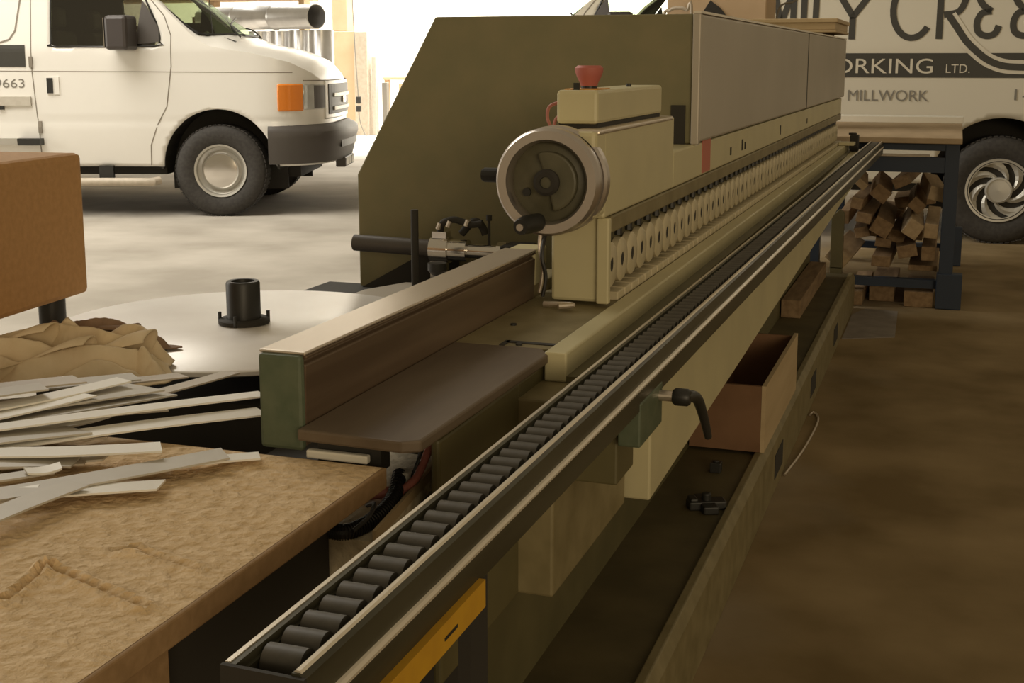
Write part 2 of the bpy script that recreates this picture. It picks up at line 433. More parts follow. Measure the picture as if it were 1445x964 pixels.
                h = link('wheel_cover', fr, M['rim'], rm, smooth=False); tag(h, 'silver wheel cover with swept vanes')
    # ---- front: plan curve helper, s runs from the near side (-) to the far side (+) round the nose
    def nose(y, off=0.):
        t = min(.9995, abs(y)/1.0)
        f_ = .26+.62*(1-t**2.9)**(1/2.9)
        e = 1e-3; f2 = .26+.62*(max(0, 1-(t-e)**2.9))**(1/2.9) if t > e else f_
        n = Vector((e, (f2-f_), 0)); n = Vector((e, (f2-f_)*1.0, 0)) if y >= 0 else Vector((e, -(f2-f_), 0))
        n.normalize()
        return Vector((f_+n.x*off, y+n.y*off, 0))
    def band(ys, z0, z1, o0, o1, extra=None):
        """solid strip round the nose between heights z0, z1 and outward offsets o0, o1"""
        mb_ = MB(); rows = []
        for y in ys:
            a, b = nose(y, o0), nose(y, o1)
            if extra: a, b = a+Vector(extra(y)), b+Vector(extra(y))
            rows.append([mb_.bm.verts.new((p.x, p.y, z_)) for p, z_ in ((a, z0), (b, z0), (b, z1), (a, z1))])
        for A, B in zip(rows, rows[1:]):
            for k in range(4): mb_.bm.faces.new((A[k], B[k], B[(k+1) % 4], A[(k+1) % 4]))
        mb_.bm.faces.new(rows[0][::-1]); mb_.bm.faces.new(rows[-1]); return mb_
    def lin(a, b, n): return [a+(b-a)*i/n for i in range(n+1)]
    for g in (-1, 1):
        yy = [g*math.sqrt(v) if False else g*v for v in [.978,.968,.955,.935,.912,.888,.862]]
        o = link('turn_signal', band(sorted(yy), .88, 1.105, -.01, .012), M['amber'], root, .012, True); tag(o, 'amber turn signal lens')
        yy = sorted(g*v for v in lin(.862, .60, 8))
        o = link('headlamp', band(yy, .89, 1.10, -.02, .006), M['lens'], root, .006, True)
        yy = sorted(g*v for v in lin(.76, .60, 4))
        link('headlamp_inner', band(yy, .90, 1.09, 0, .010), M['vtrim'], o)
    link('grille_panel', band(lin(-.60, .60, 16), .80, 1.13, -.02, .012), M['paint'], root, .01)
    gr = link('grille', band(lin(-.54, .54, 12), .84, 1.10, -.02, .018), M['black'], root, .006)
    for z0 in (.87, .985): link('grille_bar', band(lin(-.42, .42, 12), z0, z0+.035, .01, .03), M['rim'], gr, .004)
    link('badge_bar', band(lin(-.07, .07, 4), .93, .985, .02, .034), M['steel'], gr)
    link('nose_edge', band(lin(-.86, .86, 30), 1.125, 1.135, 0, .006), M['seam'], root)
    ys = [-.994,-.99,-.985,-.97,-.95,-.92]+lin(-.88, .88, 24)+[.92,.95,.97,.985,.99,.994]
    bmp = MB(); rows = []
    prof = [(-.02,.44),(.02,.44),(.04,.50),(.06,.60),(.08,.655),(.08,.705),(.05,.735),(-.02,.765)]
    for y in ys:
        t = 1-min(1, abs(y))**6
        rows.append([bmp.bm.verts.new((*(nose(y, o_*(.35+.65*t)+.0)+Vector((.03*t if True else 0, 0, 0)))[:2], z_)) for o_, z_ in prof])
    for A, B in zip(rows, rows[1:]):
        for k in range(len(prof)): bmp.bm.faces.new((A[k], B[k], B[(k+1) % len(prof)], A[(k+1) % len(prof)]))
    for y, A in ((ys[0], rows[0]), (ys[-1], rows[-1])): bmp.bm.faces.new(A)
    o = link('front_bumper', bmp, M['vtrim'], root, smooth=True); tag(o, 'dark grey front bumper')
    link('bumper_slot', band(lin(-.45, .45, 10), .555, .615, .05, .095), M['black'], o)
    pl = MB(); pl.box(.86, .95, -.26, .26, .36, .45); brk = link('plate_bracket', pl, M['vtrim'], o, .01)
    for y in (-.16, 0, .16): link('white_panel', MB().box(.95, .954, y-.055, y+.055, .375, .44), M['white_board'], brk)
    # rear bumper
    link('rear_bumper', MB().box(-5.02, -4.88, -.95, .95, .45, .62), M['vtrim'], root, .02)
    # ---- side details (both sides)
    for g in (-1, 1):
        def sp(a, b, off=.003): return Vector((a, g*(side_y(a, b)+off), b))
        def ribbon(nm, path, wd, m, th=.003, par=root):
            mb_ = MB(); fine = []
            for (a, b), (c_, e) in zip(path, path[1:]):
                n = max(1, int(math.hypot(c_-a, e-b)/.05)); fine += [(a+(c_-a)*k/n, b+(e-b)*k/n) for k in range(n)]
            fine.append(path[-1]); rows_ = []
            for i, (a, b) in enumerate(fine):
                p0, p1 = fine[max(i-1, 0)], fine[min(i+1, len(fine)-1)]
                dx, dy = p1[0]-p0[0], p1[1]-p0[1]; L = math.hypot(dx, dy); nx, ny = -dy/L*wd/2, dx/L*wd/2
                rows_.append([mb_.bm.verts.new(sp(a+nx, b+ny, 0)), mb_.bm.verts.new(sp(a+nx, b+ny, th)), mb_.bm.verts.new(sp(a-nx, b-ny, th)), mb_.bm.verts.new(sp(a-nx, b-ny, 0))])
            for A, B in zip(rows_, rows_[1:]):
                for k in range(4): mb_.bm.faces.new((A[k], B[k], B[(k+1) % 4], A[(k+1) % 4]))
            mb_.bm.faces.new(rows_[0]); mb_.bm.faces.new(rows_[-1]); return link(nm, mb_, m, par)
        ribbon('door_seam', [(-.58,.43),(-.57,.60),(-.50,.78),(-.42,.92),(-.37,1.25),(-.365,1.50),(-.42,1.66),(-.56,1.83)], .008, M['seam'], .002)
        ribbon('door_seam', [(-1.50,.50),(-1.50,.70),(-1.53,1.2),(-1.53,1.92)], .008, M['seam'], .002)
        ribbon('body_line', [(-4.8,1.225),(.62,1.20)], .006, M['seam'], .0015)
        ribbon('door_hinge', [(-1.535,1.24),(-1.535,1.33)], .03, M['seam'], .012)
        ribbon('door_hinge', [(-1.49,.70),(-1.49,.80)], .03, M['seam'], .012)
        hb = ribbon('door_handle', [(-1.36,1.02),(-1.36,1.165)], .10, M['paint'], .008)
        ribbon('handle_grip', [(-1.385,1.03),(-1.385,1.155)], .05, M['black'], .014, hb)
        # mirror
        mm = MB(); q = Matrix.Translation((-.74, g*1.10, 1.52)) @ Matrix.Rotation(g*R(12), 4, 'Z')
        mm.box(-.10, .10, -.10, .10, -.14, .14, q); mm.box(.05, .22, -.16, -.02, -.10, -.04, Matrix.Translation((-.74, g*1.02, 1.52)) @ Matrix.Scale(g, 4, (0, 1, 0)))
        mi = link('wing_mirror', mm, M['mirror'], root, .035)
        link('mirror_glass', MB().box(-.112, -.104, -.085, .085, -.12, .12, q), M['steel'], mi)
        # sail behind the window's front corner
        sl = MB(); sl.prism([(-.66,1.43),(-.46,1.45),(-.465,1.56),(-.54,1.70),(-.60,1.78)], 0, 1, lambda u, v, t: (u, g*(side_y(u, v)+.004+.008*t), v)); link('window_corner_trim', sl, M['vtrim'], root)
        # step tubes
        st = MB(); st.tube([(-2.2, g*1.08, .30),(-.70, g*1.08, .30),(-.56, g*1.06, .30),(-.50, g*1.02, .31)], .035, 10, 4)
        sb = link('side_step', st, M['strip_t'] if detail else M['black'], root, smooth=True)
        bk = MB()
        for fb in (-.95, -1.28, -1.9): bk.box(fb-.06, fb+.06, -.02, .02, .30, .43, Matrix.Translation((0, g*1.0, 0)))
        link('step_bracket', bk, M['black'], sb)
        if detail:
            o = ribbon('door_track', [(-4.5,.965),(-1.55,.965)], .075, M['strip_g'], .02)
            ribbon('track_stop', [(-1.82,.91),(-1.78,.91)], .03, M['black'], .025, o)
            ribbon('sill_bar', [(-4.3,.635),(-1.66,.635)], .05, M['rim'], .09)
            ribbon('bar_end_cap', [(-1.66,.63),(-1.47,.63)], .055, M['black'], .09)
            ribbon('rear_window_seal', [(-4.6,1.44),(-1.80,1.44),(-1.71,1.47),(-1.66,1.54),(-1.60,1.90)], .012, M['seam'], .004)
    # antenna and wipers
    link('aerial', MB().cyl((-.06, near*.80, 1.43), (-.10, near*.80, 2.15), .003), M['black'], root)
    wp = MB(); wp.tube([(.10,-.5,1.50),(-.05,-.2,1.60),(-.13,.35,1.68)], .008, 6); wp.tube([(.10,.35,1.50),(-.02,.6,1.57),(-.14,.80,1.60)], .008, 6)
    link('wiper', wp, M['black'], root)
    link('wiper_cowl', MB().prism([(.03,1.50),(.16,1.47),(.16,1.485),(.03,1.53)], -.72, .72, lambda u, v, t: (u-.10*abs(t)**2, t, v-.05*abs(t)**2)), M['black'], root)
    return root

def text_pts(body, size):
    cu = bpy.data.curves.new('tmp_text', 'FONT'); cu.body = body; cu.size = size; cu.resolution_u = 4; cu.fill_mode = 'FRONT'
    o = bpy.data.objects.new('tmp_text', cu); col.objects.link(o)
    dg = bpy.context.evaluated_depsgraph_get(); me = bpy.data.meshes.new_from_object(o.evaluated_get(dg))
    bpy.data.objects.remove(o)
    return me
def decal_text(name, body, size, u0, u1, z0, mapf, m, parent, th=.0025):
    """letters fitted between u0 and u1 standing on height z0; mapf(u, z, off)"""
    me = text_pts(body, size); xs = [v.co.x for v in me.vertices]; a, b = min(xs), max(xs)
    bm = bmesh.new(); bm.from_mesh(me)
    for v in bm.verts: v.co = Vector(mapf(u0+(v.co.x-a)/(b-a)*(u1-u0), z0+v.co.y, th))
    o = link(name, bm, m, parent); return o
def stroke(name, strokes, wd, mapf, m, parent, th=.0025):
    mb_ = MB()
    for pth in strokes:
        n = len(pth); rows = []
        for i, (u, v) in enumerate(pth):
            p0, p1 = pth[max(i-1, 0)], pth[min(i+1, n-1)]
            dx, dy = p1[0]-p0[0], p1[1]-p0[1]; L = math.hypot(dx, dy) or 1; nx, ny = -dy/L*wd/2, dx/L*wd/2
            rows.append([mb_.bm.verts.new(mapf(u+nx, v+ny, th)), mb_.bm.verts.new(mapf(u-nx, v-ny, th))])
        for A, B in zip(rows, rows[1:]): mb_.bm.faces.new((A[0], B[0], B[1], A[1]))
    return link(name, mb_, m, parent)

th1 = R(18)
van1 = van('van', (-5.81-math.sin(th1), 9.30+math.cos(th1), 0), th1,
           'white cargo van pointing right with amber turn signal and round polished hub caps', -1, M['glass_d'], 'disc')
m1 = lambda u, z_, off: (u, -(side_y(u, z_)+off), z_)
b1 = MB()
for i in range(30): 
    u_ = -1.58-i*.1
    for zz in range(6):
        z0_, z1_ = 1.245+.03*zz, 1.275+.03*zz
        q_ = [b1.bm.verts.new(m1(a, b, .004)) for a, b in ((u_-.1, z0_), (u_, z0_), (u_, z1_), (u_-.1, z1_))]; b1.bm.faces.new(q_)
link('dark_side_band', b1, M['decal'], van1)
decal_text('phone_number', '-9663', .105, -1.89, -1.60, 1.075, m1, M['decal_g'], van1)

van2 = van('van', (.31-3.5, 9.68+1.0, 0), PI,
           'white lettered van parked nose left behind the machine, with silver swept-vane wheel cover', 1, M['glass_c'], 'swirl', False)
# picture coordinate u = world x - .31 runs opposite to the van's own forward axis
m2 = lambda u, z_, off: (-3.5-u, side_y(-3.5-u, z_)+off, z_)
def L2(cx, cy): return (-1.765+cx*.001313, 1.72-cy*.001313)
def arc(cx, cy, rx, ry, a0, a1, n=26): return [L2(cx+rx*math.cos(R(a0+(a1-a0)*i/n)), cy-ry*math.sin(R(a0+(a1-a0)*i/n))) for i in range(n+1)]
def fitpath(pts, n=8):
    P = [Vector(p) for p in pts]; out = []
    for i in range(len(P)-1):
        a, b, c, e = P[max(i-1, 0)], P[i], P[i+1], P[min(i+2, len(P)-1)]
        for k in range(n):
            t = k/n; out.append(.5*((2*b)+(c-a)*t+(2*a-5*b+4*c-e)*t*t+(3*b-a-3*c+e)*t**3))
    out.append(P[-1]); return [L2(p[0], p[1]) for p in out]
bb = MB()
for i in range(60):
    u0, u1 = -2.9+i*.085, -2.9+(i+1)*.085
    zz = (1.178, 1.35)
    if u1 > 2.0: break
    q_ = [bb.bm.verts.new(m2(a, b, .003)) for a, b in ((u0, zz[0]), (u1, zz[0]), (u1, zz[1]), (u0, zz[1]))]; bb.bm.faces.new(q_)
link('sign_band', bb, M['decal'], van2)
W_ = 34*.001313
big = [arc(850, 50, 102, 150, 38, 322),                                        # C
       [L2(992, 207), L2(992, -110)],
       fitpath([(992,-96),(1060,-98),(1112,-60),(1118,0),(1085,62),(1012,78)])]
for ex in (0, 182):                                                            # rounded E twice
    big.append([L2(p[0]+ex, p[1]) for p in [(1300+0*k, 0) for k in range(0)]] or fitpath([(1300+ex,-70),(1262+ex,-100),(1205+ex,-80),(1184+ex,-30),(1205+ex,25),(1252+ex,62)]))
    big.append(fitpath([(1252+ex,62),(1205+ex,72),(1182+ex,120),(1192+ex,172),(1235+ex,192),(1275+ex,178),(1292+ex,138)]))
big += [[L2(1560,207), L2(1560,-110)], [L2(1700,-110), L2(1565,60)], [L2(1575,50), L2(1710,207)]]      # K
big += [[L2(445,-60), L2(540,90)], [L2(640,-60), L2(530,92)], [L2(535,85), L2(535,207)]]               # Y
big += [[L2(335,-110), L2(335,190), L2(410,190)], [L2(270,-110), L2(270,207)]]                        # L I
big += [[L2(62,207), L2(90,-110)], [L2(90,-110), L2(146,120)], [L2(146,120), L2(205,-60)], [L2(212,-110), L2(212,207)]]   # M
stroke('sign_letters', big, W_, m2, M['decal'], van2, .004)
sw = [(1040,86),(1078,140),(1130,215),(1190,275),(1250,320),(1320,348),(1400,356),(1520,356),(1700,352)]
stroke('swoosh_outline', [fitpath(sw)], 74*.001313, m2, M['decal_c'], van2, .0045)
stroke('swoosh', [fitpath(sw)], 36*.001313, m2, M['decal'], van2, .006)
decal_text('sign_text', 'ORKING', .150, L2(445,0)[0], L2(970,0)[0], L2(0,390)[1], m2, M['decal_c'], van2, .005)
decal_text('sign_text', 'LTD.', .088, L2(1038,0)[0], L2(1160,0)[0], L2(0,387)[1], m2, M['decal_c'], van2, .005)
decal_text('sign_text', 'MILLWORK', .112, L2(530,0)[0], L2(955,0)[0], L2(0,540)[1], m2, M['decal_g'], van2, .005)
decal_text('sign_text', '1-', .112, L2(1392,0)[0], L2(1460,0)[0], L2(0,530)[1], m2, M['decal_g'], van2, .005)

# ================================================================== the edge banding machine
MO = (-.85, 3.0, 0)
mc = thing('edge_banding_machine', MO, 'long green and beige edge banding machine with handwheel, roller rail and grey hood', 'machine')
def part(name, mb_, m, par=mc, bev=0., smooth=False, label=None):
    o = link(name, mb_, m, par, bev, smooth, off=MO)
    if label: tag(o, label)
    return o
# base and bodies
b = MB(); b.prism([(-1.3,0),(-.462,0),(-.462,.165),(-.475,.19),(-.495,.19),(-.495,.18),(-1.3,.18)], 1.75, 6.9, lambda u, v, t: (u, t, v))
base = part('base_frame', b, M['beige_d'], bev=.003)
for y in (3.86, 4.86, 5.80):
    part('lifting_slot', MB().box(-.466, -.4600, y-.09, y+.09, .045, .12), M['matblack'], base)
part('ledge_floor', MB().box(-.70,-.497,1.76,6.89,.1795,.1815), M['ledge'], base)
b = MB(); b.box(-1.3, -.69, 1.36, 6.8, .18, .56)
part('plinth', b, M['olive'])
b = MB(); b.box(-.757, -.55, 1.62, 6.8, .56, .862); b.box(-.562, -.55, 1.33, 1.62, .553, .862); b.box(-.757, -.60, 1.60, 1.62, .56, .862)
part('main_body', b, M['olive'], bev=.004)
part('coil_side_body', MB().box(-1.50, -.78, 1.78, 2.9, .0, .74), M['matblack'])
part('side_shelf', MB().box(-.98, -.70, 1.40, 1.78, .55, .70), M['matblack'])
# hanging boxes under the rail
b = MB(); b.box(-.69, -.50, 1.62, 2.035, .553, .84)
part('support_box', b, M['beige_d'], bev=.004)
b = MB(); b.prism([(2.05,.556),(3.07,.585),(4.66,.64),(6.6,.70),(6.6,.85),(2.05,.80)], -.53, -.46, lambda u, v, t: (t, u, v))
part('support_beam', b, M['beige'], bev=.004)
part('support_post', MB().box(-.445, -.432, 1.12, 1.17, 0, .83), M['matblack'])
# hood
hd = [(-1.40,.19),(-1.403,1.02),(-1.19,1.402),(-.566,1.402),(-.566,1.113),(-.725,1.113),(-.725,.865),(-.76,.865),(-.76,.60),(-1.302,.60),(-1.302,.19)]
b = MB(); b.prism(hd, 2.875, 6.75, lambda u, v, t: (u, t, v))
part('machine_enclosure', b, M['green'], bev=.004, label='dark green sloping end panel and enclosure')
part('recess_shade', MB().box(-.612, -.580, 2.868, 2.8745, 1.113, 1.20), M['matblack'])  # black plate painting the shade of a recess
for y0, y1 in ((2.885, 5.03), (5.06, 6.75)):
    part('hood_door', MB().box(-.562, -.548, y0, y1, 1.116, 1.402), M['hood'], bev=.006, label='brushed grey hood door')
b = MB(); b.box(-.5655, -.5475, 2.862, 2.8835, 1.112, 1.403)
part('hood_edge_trim', b, M['hood'], bev=.003)
part('door_gap', MB().box(-.579,-.5490,5.028,5.062,1.118,1.4015), M['matblack'])
part('hood_top_trim', MB().box(-.565, -.5465, 2.862, 6.75, 1.4025, 1.408), M['worn'])  # trim in the pale highlight colour, painting its bright line
# pressure beam and head
b = MB(); b.box(-.660, -.556, 2.085, 2.64, 1.035, 1.184); b.box(-.72, -.556, 2.6402, 6.7, 1.035, 1.112); beam = part('pressure_beam', b, M['beige'], bev=.004)
b = MB(); b.box(-.72, -.595, 2.60, 6.7, .955, 1.035); b.box(-.655, -.580, 2.114, 6.7, .897, 1.003)
part('roller_backing', b, M['olive'])
part('beam_lip', MB().box(-.60, -.5545, 2.135, 6.7, 1.004, 1.034), M['beige_d'], bev=.003)
part('beam_top_edge', MB().box(-.60, -.5535, 2.04, 2.62, 1.178, 1.1865), M['alu'], beam, .003)
b = MB(); b.box(-.655, -.562, 2.10, 2.112, .886, 1.04); b.box(-.655, -.60, 2.112, 2.60, .886, 1.04)
part('head_block', b, M['beige'], bev=.006)
part('head_plate', MB().box(-.570, -.548, 2.088, 2.104, .886, 1.035), M['beige'], bev=.003)
b = MB(); b.box(-.665, -.5565, 2.03, 2.12, 1.04, 1.1845)
part('head_upper', b, M['beige'], bev=.008)
b = MB(); b.box(-.647, -.574, 2.10, 2.60, 1.193, 1.250)
ub = part('control_box', b, M['beige'], bev=.006)
part('box_cover_line', MB().box(-.645, -.576, 2.11, 2.59, 1.184, 1.194), M['matblack'], ub)
part('box_screw', MB().cyl((-.60, 2.42, 1.25), (-.60, 2.42, 1.256), .005), M['black'], ub)
part('red_marker_tape', MB().box(-.5565, -.5545, 2.96, 3.06, 1.040, 1.118), M['redtape'], beam)
for k, y in enumerate((3.36, 3.55, 3.60, 4.35, 5.15)):
    part('beam_slot', MB().box(-.5565, -.5548, y-.01, y+.01, 1.055, 1.085 if k % 2 else 1.075), M['matblack'], beam)
# pressure rollers, 58 in a row
y = 2.148; first = None; k = 0
while y < 6.55:
    rl = MB().lathe([(.013,-.009),(.036,-.009),(.040,-.006),(.040,.006),(.036,.009),(.013,.009)], (-.566-MO[0]*0, y, .946), 'X', 28, close=True)
    o = part('pressure_roller', rl, M['proller'], beam, smooth=True)
    o2 = part('roller_axle', MB().cyl((-.60, y, .946), (-.5585, y, .946), .0128, 14), M['matblack'], beam)
    y += .0755; k += 1
bolt = part('roller_bolt', MB().cyl((-.562, 2.13, 1.004), (-.562, 2.13, .992), .007, 8), M['black'], beam)
for i in range(1, 58):
    c = bolt.copy(); col.objects.link(c); c.parent = beam; c.location = (0, i*.0755, 0)
# chain track under the rollers
part('track_bed', MB().box(-.70, -.548, 1.755, 6.75, .862, .880), M['beige_d'], bev=.002)
b = MB(); b.box(-.546, -.512, 1.72, 6.75, .84, .884)
part('track_edge_bar', b, M['beige'], bev=.003)
part('track_groove', MB().box(-.625, -.535, 1.775, 1.787, .8795, .8815), M['matblack'])
part('groove_side', MB().box(-.628, -.620, 1.755, 1.787, .8795, .8815), M['matblack'])
b = MB()
for i in range(86):
    yy = 2.16+i*.053; b.box(-.585, -.549, yy, yy+.047, .880, .896)
part('chain_pad_row', b, M['proller'], bev=.002)
part('side_channel', MB().box(-.512, -.490, 1.72, 6.75, .80, .850), M['olive'])
for x_, y_ in ((-.655, 1.90), (-.60, 1.765)):
    part('table_screw', MB().cyl((x_, y_, .879), (x_, y_, .883), .005, 12), M['black'])
b = MB(); b.tube([(-.655,2.06,.886),(-.60,2.05,.889),(-.62,2.03,.889)], .005, 8, 4)
part('lock_clip', b, M['alu'])
# infeed table and fence
b = MB(); b.prism([(-.70,1.262),(-.565,1.256),(-.546,1.268),(-.540,1.72),(-.560,1.755),(-.70,1.755)], .866, .8805, lambda u, v, t: (u, v, t))
part('infeed_table', b, M['cast'], bev=.003, label='dark ground steel infeed table')
part('table_rib', MB().box(-.68, -.60, 1.275, 1.30, .835, .866), M['black'])
b = MB(); b.prism([(-.755,.852),(-.702,.852),(-.702,.872),(-.700,.950),(-.706,.953),(-.706,.956),(-.698,.958),(-.698,.962),(-.757,.962)], 1.288, 2.15, lambda u, v, t: (u, t, v))
fence = part('fence', b, M['brownface'], bev=.0015, label='brown worn face of infeed fence')
part('fence_top', MB().box(-.759, -.6975, 1.284, 2.15, .962, .9665), M['alu'], fence, .002, label='bare aluminium top of fence')
part('fence_end_cap', MB().box(-.758, -.700, 1.278, 1.288, .848, .963), M['green2'], fence, .005, label='green painted end cap')
part('fence_end_block', MB().box(-.755, -.700, 2.15, 2.22, .90, .965), M['beige'], bev=.004)
# handwheel
hc = Vector((-.628, 2.0, 1.103))
b = MB().lathe([(.066,-.010),(.070,-.016),(.084,-.016),(.0885,-.010),(.0885,.012),(.085,.018),(.068,.018),(.066,.012)], hc, 'Y', 64, close=True)
hw = part('handwheel', b, M['wheelrim'], smooth=True, label='handwheel with bright steel rim')
b = MB().lathe([(.067,.012),(.060,.010),(.045,.006),(.020,-.004),(.020,-.014),(.010,-.016),(0,-.016)], hc, 'Y', 48)
part('wheel_web', b, M['wheelweb'], hw, smooth=True)
b = MB(); sec = [(.050*math.cos(R(a)), .050*math.sin(R(a))) for a in range(-78, 118, 7)]
b.prism(sec+[(-.008,.018),(.004,-.020)], -.010, .006, lambda u, v, t: (hc.x+u, hc.y+t, hc.z+v))
part('web_plate', b, M['wheelweb'], hw, .004)
part('wheel_hub', MB().lathe([(.022,.004),(.022,-.016),(.017,-.020),(.010,-.020),(.009,-.014),(0,-.014)], hc, 'Y', 28), M['matblack'], hw, smooth=True)
for dx, dz in ((.030,.012),(-.038,-.018)):
    part('web_hole', MB().cyl(hc+Vector((dx, -.003, dz)), hc+Vector((dx, .006, dz)), .007, 14), M['black'], hw)
b = MB().tube([hc+Vector((-.031,-.055,-.070)), hc+Vector((-.028,-.04,-.068)), hc+Vector((-.015,-.015,-.066)), hc+Vector((-.010,-.008,-.066))], lambda t: .0125+.003*math.sin(PI*t), 16, 6)
kn = part('crank_handle', b, M['black'], hw, smooth=True)
part('handle_bolt', MB().cyl(hc+Vector((-.031,-.059,-.070)), hc+Vector((-.031,-.054,-.070)), .006, 12), M['wheelrim'], kn)
b = MB().lathe([(.086,.030),(.0905,.034),(.0905,.052),(.086,.056),(.03,.056),(.03,.030)], hc, 'Y', 64, close=True)
part('scale_ring', b, M['wheelrim'], hw, smooth=True)
part('wheel_shaft', MB().cyl(hc, hc+Vector((0,.10,0)), .03, 20), M['beige_d'], hw)
b = MB(); b.cyl((-.785, 2.12, 1.100), (-.66, 2.12, 1.100), .0130, 18); b.cyl((-.789,2.12,1.100),(-.784,2.12,1.100),.0105,18)
part('lock_knob', b, M['black'])
# stop button
b = MB().lathe([(0,1.291),(.020,1.291),(.0245,1.287),(.0245,1.281),(.0215,1.272),(.0155,1.260),(.0145,1.256),(0,1.256)], (-.609,2.17,0), 'Z', 32)
part('stop_button', b, M['red'], ub, smooth=True, label='red mushroom stop button')
part('button_collar', MB().cyl((-.609,2.17,1.250),(-.609,2.17,1.258),.014), M['black'], ub)
part('button_plate', MB().box(-.640,-.582,2.125,2.21,1.249,1.252), M['orange'], ub)
part('button_tab', MB().box(-.622,-.612,2.118,2.124,1.246,1.262), M['black'], ub)
b = MB().tube([(-.648,2.20,1.222),(-.668,2.20,1.226),(-.690,2.20,1.218),(-.694,2.20,1.198),(-.685,2.20,1.178)], .003, 8, 6)
part('red_cable', b, M['wire_red'])
b = MB().tube([(-.650,2.14,1.206),(-.660,2.14,1.198),(-.664,2.14,1.180)], .003, 8, 5)
part('red_cable', b, M['wire_red'])
# cables beside the head
b = MB().tube([(-.668,2.09,1.02),(-.672,2.09,.98),(-.666,2.09,.94),(-.672,2.09,.90)], .004, 8); part('head_cable', b, M['alu'])
b = MB().tube([(-.661,2.10,1.02),(-.665,2.08,.97),(-.658,2.08,.93),(-.664,2.08,.895)], .0035, 8); part('head_cable', b, M['cable'])
# coil turntable
dc = (-1.25, 2.075)
b = MB().lathe([(0,.806),(.366,.806),(.370,.803),(.370,.797),(.364,.794),(0,.794)], (*dc, 0), 'Z', 128)
disc = part('coil_turntable', b, M['disc'], smooth=True, label='round shiny metal coil disc')
b = MB().lathe([(.032,.806),(.032,.884),(.030,.888),(.022,.888),(.021,.870),(0,.870)], (-1.262,2.085,0), 'Z', 32)
sp_ = part('spindle', b, M['black'], disc, smooth=True)
part('spindle_flange', MB().lathe([(.030,.807),(.048,.807),(.048,.814),(.044,.817),(.032,.817)], (-1.262,2.085,0), 'Z', 32), M['matblack'], disc, smooth=True)
for a in (40, 160, 280, 200):
    part('flange_pin', MB().cyl((-1.262+.046*math.cos(R(a)),2.085+.046*math.sin(R(a)),.806),(-1.262+.046*math.cos(R(a)),2.085+.046*math.sin(R(a)),.828),.0035,8), M['black'], disc)
part('turntable_post', MB().cyl((*dc,.74),(*dc,.795),.06), M['matblack'], disc)
b = MB(); b.prism([(-1.24,2.46),(-.96,2.30),(-.79,2.20),(-.79,2.72),(-1.19,2.68),(-1.24,2.56)], .770, .792, lambda u, v, t: (u, v, t))
part('gluing_plate', b, M['hood'], bev=.003)
part('dark_guard', MB().prism([(-1.36,.75),(-1.13,.75),(-1.13,.84),(-1.20,.84)], 2.80, 2.87, lambda u, v, t: (u, t, v)), M['matblack'])
# air pipe, cylinder and rods by the fence
b = MB(); b.cyl((-1.352,2.75,.868),(-1.10,2.75,.862),.020,20); part('grey_pipe', b, M['vtrim'], smooth=True)
b = MB()
b.cyl((-1.150,2.75,.862),(-1.105,2.75,.862),.031,28); b.cyl((-1.105,2.75,.862),(-1.060,2.75,.862),.026,28); b.cyl((-1.06,2.75,.862),(-.985,2.75,.862),.017,24)
b.cyl((-.985,2.75,.862),(-.965,2.75,.862),.024,8); b.box(-1.15,-1.115,2.735,2.765,.792,.862); b.box(-1.145,-1.11,2.735,2.765,.89,.905)
cy = part('air_cylinder', b, M['steel'], smooth=True)
b = MB(); b.tube([(-1.13,2.75,.90),(-1.12,2.74,.925),(-1.09,2.74,.935),(-1.05,2.74,.925),(-1.02,2.74,.93)], .008, 10, 5); b.tube([(-1.08,2.76,.90),(-1.05,2.76,.93),(-1.03,2.76,.92),(-1.02,2.76,.90)], .009, 10, 5)
part('hose_fitting', b, M['matblack'], cy, smooth=True)
for x_, z_ in ((-1.105,.918),(-1.06,.922),(-1.13,.912)): part('brass_fitting', MB().cyl((x_,2.735,z_),(x_+.006,2.735,z_+.014),.006,8), M['alu'], cy)
b = MB(); b.cyl((-1.008,2.75,.87),(-1.008,2.75,.942),.0035,8); b.cyl((-1.008,2.75,.935),(-1.008,2.75,.948),.007,10); part('set_screw', b, M['matblack'], cy)
part('cylinder_block', MB().box(-.965,-.90,2.70,2.78,.80,.885), M['matblack'], bev=.004)
part('upright_rod', MB().cyl((-1.130,2.60,.790),(-1.130,2.60,.972),.0085,16), M['matblack'], smooth=True)
b = MB(); b.cyl((-1.06,2.56,.79),(-1.06,2.56,.835),.004,10); b.lathe([(0,.835),(.012,.835),(.021,.845),(.021,.862),(0,.864)], (-1.06,2.56,0), 'Z', 20)
part('clamp_screw', b, M['black'], smooth=True)
b = MB(); b.box(-.78,-.70,2.235,2.34,.84,.90); part('fence_bracket', b, M['beige_d'], bev=.004)
# wiring tray under the infeed table
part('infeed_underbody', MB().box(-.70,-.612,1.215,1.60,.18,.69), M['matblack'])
b = MB(); b.prism([(-.64,1.195),(-.570,1.195),(-.602,1.47),(-.602,1.50),(-.70,1.50),(-.70,1.26),(-.64,1.26)], .770, .784, lambda u, v, t: (u, v, t)); b.box(-.64,-.572,1.196,1.206,.69,.771)
tray = part('wiring_tray', b, M['dustdark'])
part('tray_edge', MB().prism([(-.574,1.195),(-.570,1.195),(-.6015,1.47),(-.6055,1.47)], .784, .797, lambda u, v, t: (u, v, t)), M['ply'], tray)
b = MB(); n_ = 220; pts = []
ctr = [Vector(p) for p in ((-.650,1.19,.800),(-.622,1.19,.793),(-.604,1.195,.792),(-.594,1.22,.793),(-.592,1.26,.794),(-.600,1.31,.796),(-.615,1.36,.805))]
part('ribbed_cable', MB().tube(ctr, .0075, 12, 8), M['cable'], tray)
rg = MB()
